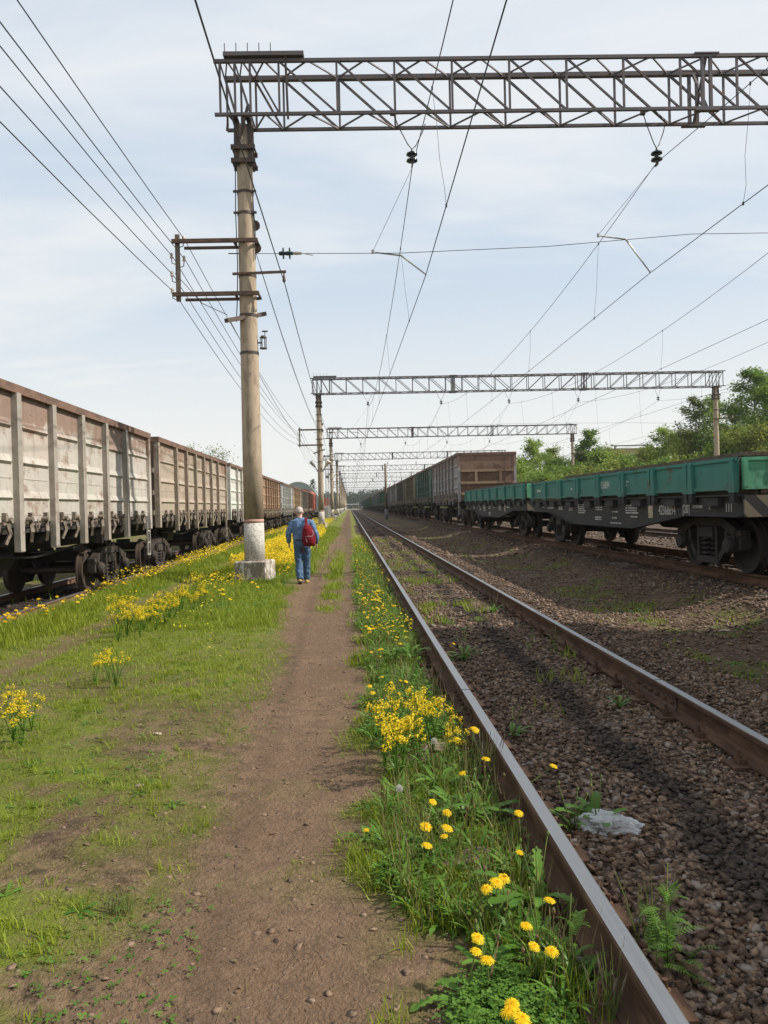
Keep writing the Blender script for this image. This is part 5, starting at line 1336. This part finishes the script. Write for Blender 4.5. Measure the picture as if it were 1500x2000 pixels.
Vv, Ll, Ss, Qq = join(parts)
o = link('clover', np_mesh('clover', Vv, Ll, Ss, [M['leaf']], dict(rnd=Qq))); o['kind'] = 'stuff'
# dandelion-like rosettes without flowers, as ground cover
ros = MB(); rq = []
for i in range(6): leaf_strip(ros, rq, (0, 0, .002), 1.047 * i + random.uniform(-.3, .3), 1., .13, random.uniform(.3, .9), .45, 4)
rv = [tuple(v) for v in ros.V]; rf = ros.F
def cover(n, x0, x1, y0, y1, s0, s1, thr):
    x = RNG.uniform(x0, x1, n); y = y0 * (y1 / y0) ** RNG.random(n); k = (m_grass(x, y) > thr) & (np.abs(np.abs(x - XT) - GA) > .1); x, y = x[k], y[k]
    return scat(rv, rf, np.stack([x, y, hgt(x, y)], 1), rotm(RNG.uniform(0, 6.28, len(x)), RNG.normal(0, .12, len(x))), RNG.uniform(s0, s1, len(x)))
ros = MB(); rq = []
for i in range(7): leaf_strip(ros, rq, (random.uniform(-.1, .1), random.uniform(-.1, .1), .002), .9 * i + random.uniform(-.3, .3), random.uniform(.7, 1.2), .055, random.uniform(1.0, 1.5), .5, 4, .7)
uv, uf = [tuple(v) for v in ros.V], ros.F
rv0, rf0 = rv, rf
rv, rf = uv, uf
up = [cover(520, .12, .84, 2.4, 12, .08, .19, .35), cover(600, .10, .84, 9, 34, .10, .22, .35), cover(160, .95, 2.4, 5, 25, .1, .2, .35)]
rv, rf = rv0, rf0
parts = up + [cover(500, .05, .85, 2.3, 14, .06, .14, .3), cover(500, .05, .85, 12, 34, .1, .2, .3), cover(420, -5.5, -.7, 3, 14, .035, .085, .45), cover(700, -5.5, -.9, 12, 30, .1, .2, .6), cover(260, .95, 2.4, 4.5, 30, .07, .18, .3), cover(500, 3.4, 6., 7, 40, .07, .16, .25)]
Vv, Ll, Ss, Qq = join(parts)
nst = 2600; sx = RNG.uniform(.12, .84, nst); sy = 2.5 * (22 / 2.5) ** RNG.random(nst); k = m_grass(sx, sy) > .3; sx, sy = sx[k], sy[k]
q = blades(sx, sy, RNG.uniform(.10, .30, len(sx)), np.full(len(sx), .0035) + .0004 * sy, .25, .25)
so_ = link('dry_stalks', np_mesh('dry_stalks', q[0], q[1], q[2], [M['grass_dry']], dict(rnd=RNG.random(len(sx))[q[3]]))); so_['kind'] = 'stuff'
o = link('weed_leaves', np_mesh('weed_leaves', Vv, Ll, Ss, [M['leaf_d']], dict(rnd=Qq))); o['kind'] = 'stuff'
# named leafy plants near the camera
def pinnate(b, q, base, az, L, rise):
    base = Vector(base); d = Vector((math.cos(az), math.sin(az), 0)); s = Vector((-math.sin(az), math.cos(az), 0)); p = base.copy(); an = rise; cc = random.random(); n = 13
    for i in range(n):
        u = i / n; nx_ = p + (d * math.cos(an) + Vector((0, 0, math.sin(an)))) * (L / n)
        b.add([p - s * .0016, p + s * .0016, nx_ + s * .0016, nx_ - s * .0016], [(0, 1, 2, 3)]); q += [cc] * 4
        ll = L * .21 * math.sin(min(1., .25 + u * .8) * 2.9) ** .8 if u < .96 else .005
        if i > 1:
            for e in (-1, 1):
                f = (nx_ - p).normalized(); o_ = (s * e + f * .55).normalized(); up = Vector((0, 0, 1))
                a = p; w_ = f * ll * .12
                v = [a, a + o_ * ll * .3 + w_, a + o_ * ll * .45 + w_ * .5, a + o_ * ll * .62 + w_ * 1.05, a + o_ * ll * .75 + w_ * .45, a + o_ * ll, a + o_ * ll * .72 - w_ * .4, a + o_ * ll * .55 - w_ * .9, a + o_ * ll * .42 - w_ * .4, a + o_ * ll * .25 - w_ * .8]
                v = [x_ - up * (x_ - a).length * .15 for x_ in v]
                b.add(v, [(0, 1, 2, 8, 9), (2, 3, 4, 6, 7, 8), (4, 5, 6)]); q += [min(1, max(0, cc + random.uniform(-.15, .15)))] * len(v)
        p = nx_; an -= random.uniform(.03, .15); s = (s + Vector((random.gauss(0, .08), random.gauss(0, .08), random.gauss(0, .05)))).normalized()
def feathery(px, py, label, H=.3, n=12, zz_=.0):
    p = at_z(px, py, zz_); p = grounded(p); t = empty('feathery_weed', p); b = MB(); q = []
    for i in range(int(n * 1.7)):
        u = random.random() ** 1.3; pinnate(b, q, (random.gauss(0, .012 + .02 * (1 - u)), random.gauss(0, .012 + .02 * (1 - u)), u * H * .95), random.uniform(0, 6.28), H * random.uniform(.35, .62) * (1.1 - .6 * u), random.uniform(.5, 1.4))
    me = b.mesh('leaves', fix=False); me.materials.append(M['leaf_d']); rnd_attr(me, v=np.array(q)); link('leaves', me, None, t)
    s = MB().tube([(0, 0, 0), (.0, .01, H * .6), (.01, .01, H * 1.2)], [.004, .003, .002], 6); s.build('stalk', M['stem'], t, 'all'); tag(t, label, 'weed', 'leafy weeds beside the rails'); return t
feathery(1305, 1885, 'large feathery weed growing inside the near rail', .32, 17)
feathery(1115, 1905, 'feathery weed hugging the outer side of the near rail', .26, 11)
feathery(990, 1830, 'low bushy feathery weed behind the crowd of dandelions', .17, 16)
feathery(1085, 1270, 'small feathery weed against the inside of the far rail', .26, 7)
feathery(1040, 1265, 'small feathery weed with pale tips next to the far rail', .22, 6)
def strapleaf(px, py, label, H, n, rise=1.3, w=.12, tooth=.45):
    p = grounded(at_z(px, py, 0.)); p.x = p.x if abs(p.x - (XT - GA)) > .12 else XT - GA - .13
    t = empty('broad_leaf_weed', p); b = MB(); q = []
    for i in range(n): leaf_strip(b, q, (random.uniform(-.03, .03), random.uniform(-.03, .03), 0), random.uniform(0, 6.28), H * random.uniform(.6, 1.1), H * w * random.uniform(.7, 1.2), rise * random.uniform(.75, 1.1), tooth * random.uniform(.2, 1.2), 8, .9)
    me = b.mesh('leaves', fix=False); me.materials.append(M['leaf_d']); rnd_attr(me, v=np.array(q)); link('leaves', me, None, t)
    s = MB()
    for k in range(3): a = random.uniform(0, 6.28); s.tube([(0, 0, 0), (.03 * math.cos(a), .03 * math.sin(a), H * .5), (.07 * math.cos(a), .07 * math.sin(a), H * random.uniform(.8, 1.2))], [.003, .0025, .002], 5); s.lathe([(.002, 0), (.006, .008), (.004, .02)], s.V[-1], 6)
    s.build('stalks', M['stem'], t, 'all'); tag(t, label, 'weed', 'leafy weeds beside the rails')
strapleaf(1050, 1770, 'weed with long upright toothed leaves against the near rail', .30, 12)
strapleaf(1168, 1610, 'dark green upright leaf clump in front of the plastic bag', .24, 9, 1.35, .14)
strapleaf(1120, 1615, 'thin-leaved weed between the near rail and the plastic bag', .20, 7, 1.4, .08)
strapleaf(1000, 1430, 'two-tufted broad-leaved weed inside the near rail', .17, 6, .9, .13)
strapleaf(1210, 1375, 'small broad-leaved weed beside the bolted joint of the far rail', .15, 6, 1., .12)
strapleaf(905, 1590, 'tall broad-leaved weed behind the flat brown stone', .26, 12, 1.2, .1)
strapleaf(940, 1600, 'leafy weed leaning on the near rail, behind the flat brown stone', .26, 10, 1.3, .1)
strapleaf(860, 1540, 'loose leafy weed with brown stalks, nearer the path', .24, 10, 1.2, .08)
strapleaf(1055, 1860, 'broad-leaved weed in the middle of the dandelion crowd', .22, 10, 1.1, .1)
strapleaf(955, 1880, 'broad-leaved weed at the path side of the dandelion crowd', .16, 9, 1.0, .12)
strapleaf(905, 1285, 'tall grassy clump between the rails', .28, 16, 1.35, .06)
strapleaf(965, 1195, 'light green leafy clump by the far rail', .25, 14, 1.3, .07)
strapleaf(850, 1122, 'bright green leaf clump in the middle of the track, farther on', .3, 16, 1.3, .07)
strapleaf(800, 1285, 'upright leafy weed against the near rail, before the yellow rocket', .34, 16, 1.35, .07)
strapleaf(775, 1290, 'leafy weed beside the path, before the yellow rocket', .28, 14, 1.3, .07)
# grass stalks at the rail
def stalks(px, py, n, H, label):
    p = grounded(at_z(px, py, 0.)); t = empty('grass_tuft', p); x = p.x * 0 + RNG.normal(0, .03, n)
    b = MB()
    for i in range(n):
        b.mi = 0; a = random.uniform(0, 6.28); h = H * random.uniform(.6, 1.1); r_ = random.uniform(.1, .35) * h; e = Vector((math.cos(a) * r_, math.sin(a) * r_, h)); f = Vector((random.gauss(0, .025), random.gauss(0, .025), 0))
        b.tube([f, f + e * .5 + Vector((0, 0, h * .08)), f + e], [.0016, .0013, .0006], 4)
        b.mi = 1
        if i % 3 == 0: b.tube([f + e * .72, f + e * .86 + Vector((0, 0, .004)), f + e * 1.02], [.001, .0032, .001], 5)
    b.build('blades', None, t, mats=[M['stem'], M['wood_post']]); tag(t, label, 'grass tuft')
stalks(1190, 1985, 26, .24, 'tuft of thin seeding grass against the near rail at the bottom edge'); stalks(1262, 1830, 22, .26, 'tuft of thin grass beside the large feathery weed'); stalks(952, 1520, 26, .3, 'tuft of long grass leaning on the near rail')
stalks(235, 1790, 40, .10, 'spreading pale grass tuft alone on the bare soil left of the path')
# flat stone, bag, bits on the path
def rock(px, py, sx, sy, sz, label, mat, name='flat_stone', rz=0., z=0.):
    v, f = ico(hash(label) % 1000 if False else len(label), 2); p = at_z(px, py, z); p = grounded(p)
    me = bpy.data.meshes.new(name); me.from_pydata([tuple(np.array(a) * np.array([sx, sy, sz])) for a in v], [], f); me.update(); o = link(name, me, mat); o.location = p + Vector((0, 0, sz * .35)); o.rotation_euler = (R(4), R(-3), rz); tag(o, label, 'stone'); return o
M['slab'] = plain('brown_slab_stone', (.21, .155, .115), .9, 0, .2, 8, (.13, .095, .07), .4)
rock(915, 1668, .17, .13, .05, 'flat brown stone slab beside the near rail, among dandelions', M['slab'], rz=.4)
rock(935, 1690, .07, .05, .05, 'small block of stone propped against the flat brown slab', M['slab'], rz=1.)
rock(850, 1455, .13, .09, .05, 'brown stone slab in the weeds beyond the paired dandelions', M['slab'], rz=.2)
rock(308, 1448, .035, .03, .022, 'pale pebble in the thin grass left of the path', M['concrete']); rock(272, 1550, .03, .026, .018, 'squarish pinkish pebble on the bare soil left of the path', M['slab'])
rock(1190, 1216, .07, .05, .04, 'pale rounded stone in the ballast right of the far rail', M['concrete']); rock(1415, 1217, .07, .05, .04, 'pale tan stone in the dark ballast near the right edge', M['concrete'])
m, nt = newmat('thin_plastic'); v = objco(nt, (1, 1, 1), False)
finish(nt, node(nt, 'ShaderNodeMixShader', {0: ramp(nt, noise(nt, v, 9., 4.), .3, .7, .25, .6), 1: node(nt, 'ShaderNodeBsdfPrincipled', {'Base Color': (.78, .79, .80, 1), 'Roughness': .25, 'Transmission Weight': .25}).outputs[0], 2: node(nt, 'ShaderNodeBsdfTransparent', {}).outputs[0]}).outputs[0])
bm = bmesh.new(); bmesh.ops.create_icosphere(bm, subdivisions=5, radius=1)
for v_ in bm.verts:
    c = v_.co; k = abs(math.sin(c.x * 3 + c.y * 2 + 1)) * .5 + abs(math.sin(c.y * 6 - c.z * 5 + c.x * 2)) * .35 + float(fbm(np.array(c.x * 4 + 9), np.array(c.y * 4 + c.z * 3), 4)) * .8; k = .5 + .55 * k
    v_.co = Vector((c.x * .15 * k, c.y * .085 * k, max(-.012, c.z * .055 * k * (1.1 - .5 * c.x))))
me = bpy.data.meshes.new('plastic_bag'); bm.to_mesh(me); bm.free(); o = link('plastic_bag', me, m); p = grounded(at_z(1190, 1603, .02)); o.location = p + Vector((0, 0, .02)); o.rotation_euler = (0, 0, -.15); tag(o, 'crumpled clear plastic bag lying on the ballast inside the near rail', 'plastic bag')

# dry leaves and bits of straw trodden into the soil
n = 900; x = RNG.uniform(-4.2, .6, n); y = 2.1 * (13 / 2.1) ** RNG.random(n)
q1 = scat([(-1, -.3, 0), (0, -.42, .25), (1, 0, .05), (0, .42, .25)], [(0, 1, 3), (1, 2, 3)], np.stack([x[:380], y[:380], hgt(x[:380], y[:380]) + .004], 1), rotm(RNG.uniform(0, 6.28, 380), RNG.normal(0, .3, 380)), RNG.uniform(.006, .018, 380))
q2 = scat([(-1, -.035, 0), (1, -.03, .04), (1, .03, .04), (-1, .035, 0)], [(0, 1, 2, 3)], np.stack([x[380:], y[380:], hgt(x[380:], y[380:]) + .005], 1), rotm(RNG.uniform(0, 6.28, n - 380), RNG.normal(0, .12, n - 380)), RNG.uniform(.015, .05, n - 380))
Vv, Ll, Ss, Qq = join([q1, q2])
o = link('dry_leaves', np_mesh('dry_leaves', Vv, Ll, Ss, [M['grass_dry']], dict(rnd=Qq))); o['kind'] = 'stuff'
# ------------------------------------------------------------------ trees
M['bark'] = plain('bark', (.12, .10, .08), .9, 0, .3, 4, (.05, .04, .035)); M['birch'] = plain('birch_bark', (.55, .52, .47), .8, 0, .1, 3, (.06, .05, .045), .2, .2, (2, 2, .4), .55, .62)
LM = {'fresh': leafmat('fresh_leaves', (.13, .215, .024), (.30, .40, .065), .45), 'olive': leafmat('olive_leaves', (.13, .165, .028), (.27, .29, .06), .42), 'dark': leafmat('conifer_needles', (.022, .042, .018), (.05, .08, .03), .15), 'mid': leafmat('mid_leaves', (.09, .17, .022), (.215, .31, .05), .42), 'willow': leafmat('willow_leaves', (.11, .155, .045), (.21, .25, .08), .35)}
leafV = [(-.5, 0, 0), (0, -.30, .06), (.55, 0, 0), (0, .30, .06)]; leafF = [(0, 1, 2, 3)]
def tree(name, label, cat, x, y, h, w, style, kind, group, z0=0., leaf=.26, n=2600, bare=.12, trunks=1, rngs=0):
    t = empty(name, (x, y, z0)); rg = np.random.default_rng(int(abs(x * 131 + y * 17)) + rngs)
    lean = rg.normal(0, .02, 2); tk = MB(); P = []
    for k in range(trunks):
        ox = 0 if trunks == 1 else rg.normal(0, w * .12); oy = 0 if trunks == 1 else rg.normal(0, w * .12); hh_ = h * (1 if k == 0 else rg.uniform(.7, .95)); sp = (rg.normal(0, .10, 2) if trunks > 1 else lean) * hh_
        pts = [Vector((ox + sp[0] * u + rg.normal(0, .06), oy + sp[1] * u, hh_ * u)) for u in (0, .2, .4, .6, .8, .97)]; pts[0].z = -.2
        r0 = .012 * h + .03; tk.tube(pts, [r0, r0 * .8, r0 * .62, r0 * .45, r0 * .25, r0 * .06], 8)
        nb = int((26 if style != 'cone' else 46) * (1 if trunks == 1 else .55))
        for i in range(nb):
            u = bare + (1 - bare) * (i + rg.random()) / nb; c = pts[0].lerp(pts[-1], u); a = i * 2.4 + rg.normal(0, .4)
            if style == 'cone': rad = w * .5 * (1.02 - u) ** .75 * rg.uniform(.65, 1.1); rise = -.12 + .3 * u
            elif style == 'spire': rad = w * .5 * (1.03 - u) ** .58 * min(1, .35 + u * 3) * rg.uniform(.55, 1.2); rise = rg.uniform(.25, .8)
            else: rad = w * .5 * (math.sin(min(1, .12 + u * .86) * 3.0) ** .55) * rg.uniform(.45, 1.12); rise = rg.uniform(.0, .7)
            e = c + Vector((math.cos(a) * rad, math.sin(a) * rad, rad * rise)); tk.tube([c, c.lerp(e, .5) + Vector((0, 0, rad * .05)), e], [r0 * .28 * (1.1 - u), r0 * .16 * (1.1 - u), .008], 4, False)
            P.append((c, e, max(.25, rad)))
    tk.build('trunk', M['birch'] if name == 'birch_tree' else M['bark'], t, 'all')
    per = n // len(P); L = []; sz = []
    for c, e, rad in P:
        u = rg.random(per) ** .6; s = .10 * rad + .28 * leaf + .16
        p = np.array(c)[None] * (1 - u[:, None]) + np.array(e)[None] * u[:, None] + rg.normal(0, 1, (per, 3)) * s * np.array([1, 1, .75 if style != 'cone' else .4]); L.append(p)
    L = np.concatenate(L); L[:, 2] = np.maximum(L[:, 2], .05); q = scat(leafV, leafF, L, rotm(rg.uniform(0, 6.28, len(L)), rg.normal(.4, .7, len(L)), rg.uniform(0, 6.28, len(L))), rg.uniform(.6, 1.3, len(L)) * leaf)
    cl_ = rg.random(len(P)).repeat(per)
    rn = np.clip(.55 * cl_ + .45 * rg.random(len(L)), 0, 1)[q[3]]
    me = np_mesh('crown', q[0], q[1], q[2], [LM[kind]], dict(rnd=rn)); link('crown', me, None, t); tag(t, label, cat, group); return t
GT = 'trees beyond the tracks on the right'
def rt(px, top, D, w, name, style, kind, label, n=2400, leaf=.30, **k):
    p = at_y(px, top, D); w *= 1.45 if style != 'round' else 1.15; return tree(name, label, 'tree', p.x, D, p.z, w, style, kind, GT, 0, leaf, int(n * 3.8), **k)
rt(1040, 862, 118, 7.5, 'birch_tree', 'spire', 'fresh', 'fresh green birch immediately right of the brown end wall')
rt(1018, 905, 104, 6, 'bushy_tree', 'round', 'fresh', 'low fresh green tree half hidden behind the brown end wall')
rt(1072, 878, 125, 7, 'bushy_tree', 'spire', 'olive', 'olive bushy tree left of the third portal pole on the far side')
rt(1095, 905, 112, 6.5, 'bushy_tree', 'round', 'mid', 'dull green tree directly behind the third portal pole on the far side')
rt(1130, 880, 110, 6, 'bushy_tree', 'spire', 'mid', 'rounded tree beneath the narrow green spire')
rt(1148, 840, 108, 5.2, 'spire_tree', 'spire', 'mid', 'narrow dark green tree whose tip rises alone above its neighbours')
rt(1168, 888, 105, 6.5, 'bushy_tree', 'spire', 'fresh', 'bright green tree just right of the narrow spire')
rt(1200, 880, 120, 8, 'bushy_tree', 'round', 'olive', 'broad olive tree in front of the pale yellow building, left part')
rt(1235, 893, 112, 7, 'bushy_tree', 'round', 'mid', 'low bushy tree under the pale yellow building')
rt(1268, 880, 108, 7, 'bushy_tree', 'spire', 'olive', 'brownish green tree in front of the right end of the pale yellow building')
rt(1301, 836, 98, 7.2, 'birch_tree', 'spire', 'fresh', 'pointed light green birch halfway between the two far-side poles')
rt(1330, 850, 104, 7, 'bushy_tree', 'spire', 'mid', 'dense mid-green tree right of the pointed light birch')
rt(1362, 775, 92, 5.8, 'birch_tree', 'spire', 'willow', 'thin pale airy birch left of the second portal pole on the far side', 2000)
rt(1393, 778, 90, 5.4, 'birch_tree', 'spire', 'fresh', 'slender green birch close beside the second portal pole on the far side', 1800)
rt(1345, 845, 86, 6.5, 'bushy_tree', 'round', 'olive', 'yellowish bushy tree at the foot of the thin pale birch')
rt(1432, 790, 88, 5, 'birch_tree', 'spire', 'willow', 'sparse birch in the gap right of the second portal pole on the far side', 1200)
rt(1473, 722, 82, 9, 'spire_tree', 'spire', 'mid', 'tallest dark tree at the right edge', 3600)
rt(1503, 735, 85, 10, 'spire_tree', 'spire', 'fresh', 'tall light green tree cut by the right edge', 3200)
rt(1450, 840, 78, 7, 'bushy_tree', 'round', 'mid', 'bushy tree below the tallest dark tree')
rt(1408, 850, 80, 6.5, 'bushy_tree', 'spire', 'mid', 'leafy tree behind the lower half of the second portal pole on the far side')
rt(1485, 835, 74, 7, 'bushy_tree', 'round', 'olive', 'olive bushy tree low at the right edge')
rt(1540, 790, 80, 9, 'bushy_tree', 'round', 'mid', 'broad tree past the right edge, its left side just in view')
for i in range(26):
    px = 1008 + i * 21 + random.uniform(-6, 6); D = random.uniform(78, 96) - i * .4
    p = at_y(px, 920 - i * 1.2 + random.uniform(-10, 10), D)
    tree('shrub', 'low shrub in the green thicket along the foot of the trees on the right', 'shrub', p.x, D, max(3., p.z), random.uniform(4.5, 6.5), 'round', random.choice(['mid', 'mid', 'olive']), 'shrubs along the foot of the trees', 0, .36, 2600, .02, 2)
# small trees behind the left-hand train, pine by the hangar
for px, top, w, lb in ((379, 868, 1.6, 'small thin treetop showing above the cream open wagon'), (425, 874, 3.2, 'leafy treetop showing above the end of the cream open wagon')):
    p = at_y(px, top, 62); tree('willow_tree', lb, 'tree', p.x, 62, p.z, w, 'round', 'willow', 'small trees behind the left-hand train', 0, .16, 1100, .45)
p = at_y(610, 935, 255); tree('pine_tree', 'lone ragged pine rising beside the arched hangar', 'tree', p.x, 255, p.z, 6.5, 'cone', 'dark', None, 0, .5, 900, .25)
# far wood closing the view, and the low treeline round the yard
def wood(name, n, x0, x1, y0, y1, h0, h1, leaf, kind):
    x = RNG.uniform(x0, x1, n); y = RNG.uniform(y0, y1, n); H = h0 + (h1 - h0) * fbm(x * .06 + 5, y * .05, 4) * 1.3 * (.75 + .5 * vnoise(x * .35, y * .2)); u = RNG.random(n)
    z = H * (1 - u ** 1.6 * .97)
    q = scat(leafV, leafF, np.stack([x + RNG.normal(0, 1, n), y, np.maximum(z, .1)], 1), rotm(RNG.uniform(0, 6.28, n), RNG.normal(.5, .8, n), RNG.uniform(0, 6.28, n)), RNG.uniform(.6, 1.4, n) * leaf)
    o = link(name, np_mesh(name, q[0], q[1], q[2], [LM[kind]], dict(rnd=RNG.random(n)[q[3]]))); o['kind'] = 'stuff'
wood('far_forest', 9000, -26, 60, 690, 760, 6, 17, 2.6, 'dark')
wood('far_treeline', 9000, -500, -40, 500, 640, 3, 8, 3.5, 'mid')
wood('thicket', 26000, 20, 150, 112, 190, 1.5, 7, .9, 'mid')
wood('forest_edge', 16000, 34, 420, 150, 420, 3, 13, 2.2, 'mid')
# ------------------------------------------------------------------ far buildings and the rest
M['tin'] = plain('corrugated_tin', (.30, .36, .36), .5, .3, .12, 3, (.22, .27, .27), stretch=(4, 4, .3)); M['redpaint'] = plain('red_paint', (.36, .085, .06), .7, 0, .15, 4); M['whitewall'] = plain('white_wall', (.66, .65, .60), .85, 0, .1, 4); M['ochre'] = plain('ochre_wall', (.48, .37, .18), .85, 0, .1, 2)
hc = at_y(583, 990, 230).x; b = MB(); arch = [(hc * 0 + 6.6 * math.cos(math.pi * i / 20), .3 + 9.0 * math.sin(math.pi * i / 20)) for i in range(21)]
t = empty('arched_hangar', (hc, 230, 0)); b.prism(arch, 0, 45, 'y'); b.build('shell', M['tin'], t)
b = MB()
for k in range(11):
    x = -6 + k * 1.2; z = .3 + 9.0 * math.sqrt(max(0, 1 - (x / 6.6) ** 2)); b.box((x, -.06, z / 2), (.10, .1, z))
for i in range(20): b.bar((arch[i][0] * 1.015, -.1, arch[i][1] * 1.015), (arch[i + 1][0] * 1.015, -.1, arch[i + 1][1] * 1.015), .18, .3)
b.build('ribs', M['zinc'], t); MB().box((2.9, -.12, 2.1), (3.2, .15, 4.2)).build('gate', M['whitewall'], t); tag(t, 'grey corrugated hangar with an arched roof behind the end of the left-hand train', 'hangar')
t = empty('sleeper_pile', (-5.0, 119, -.1)); b = MB()
for k in range(5):
    for q in range(4): b.box((-.9 + q * .6 + random.uniform(-.1, .1), random.uniform(-.3, .3), .12 + k * .22), (.45, 2.6, .2))
b.build('dark_sleepers', M['steel_dark'], t); b = MB()
for k in range(5): b.box((1.1, -.2, .1 + k * .2), (1.1, 2.4, .16))
b.build('pale_beams', M['porcelain'], t); tag(t, 'pile of dark sleepers and pale beams stacked beside the red covered wagon', 'timber pile')
p = at_y(637, 990, 118); t = empty('relay_cabin', (p.x, 118, 0)); MB().box((0, 0, .95), (1.5, 1.5, 1.9)).build('wall', M['whitewall'], t); MB().box((0, 0, 2.5), (.85, 1.0, 1.3)).build('red_box', M['redpaint'], t); MB().box((0, -.77, .9), (.6, .04, 1.5)).build('door', M['zinc'], t); tag(t, 'little white cabin topped by a red box, behind the second pole', 'cabin')
p = at_y(1240, 880, 190); t = empty('apartment_block', (p.x, 190, 0)); H = p.z; MB().box((0, 0, H / 2), (17, 10, H)).build('wall', M['ochre'], t)
for r_ in range(4):
    for c in range(7):
        w_ = MB().box((-7 + c * 2.3, -5.02, H - 1.8 - r_ * 3), (1.2, .06, 1.4)).build('window', M['whitewall'], t); MB().box((-7 + c * 2.3, -5.06, H - 1.8 - r_ * 3), (1.0, .05, 1.2)).build('pane', M['glass_dark'], w_)
MB().box((0, 0, H + .15), (17.4, 10.4, .3)).build('roof', M['concrete'], t); tag(t, 'ochre building half hidden by the trees on the right', 'building')
t = empty('roof_gantry', (p.x - 1.5, 183, 0)); b = MB().bar((-6, 0, 0), (-6, 0, H + .9), .3); b.bar((2, 0, 0), (2, 0, H + 1.1), .35); b.bar((-7, 0, H + .8), (3.2, 0, H + .8), .25); b.build('frame', M['rust'], t); tag(t, 'thin brown steel frame standing in front of the ochre building', 'steel frame')
p = at_y(684, 985, 560); t = empty('station_shelter', (p.x, 560, 0)); MB().box((0, 0, 3.6), (13, 4, .5)).build('roof', M['whitewall'], t)
for x in (-6, -2, 2, 6): MB().box((x, 0, 1.7), (.4, .4, 3.4)).build('post', M['concrete'], t)
tag(t, 'low white shelter across the far end of the tracks', 'shelter')
b = MB(); b.add([(-14, 430, .16), (5.2, 430, .16), (5.2, 520, .16), (-14, 520, .16)], [(0, 1, 2, 3)]); o = b.build('crossing_road', plain('pale_gravel', (.36, .31, .24), .9, 0, .15, .5)); o['kind'] = 'structure'
# ------------------------------------------------------------------ air
m, nt = newmat('haze'); vp = node(nt, 'ShaderNodeVolumePrincipled', {'Color': (.93, .95, .97, 1), 'Density': .0002, 'Anisotropy': .3})
node(nt, 'ShaderNodeOutputMaterial', {'Volume': vp.outputs[0]})
hb = MB(); hb.span((-1600, -80, -2.0), (1600, 2300, 26)); o = hb.build('haze', m); o['kind'] = 'stuff'
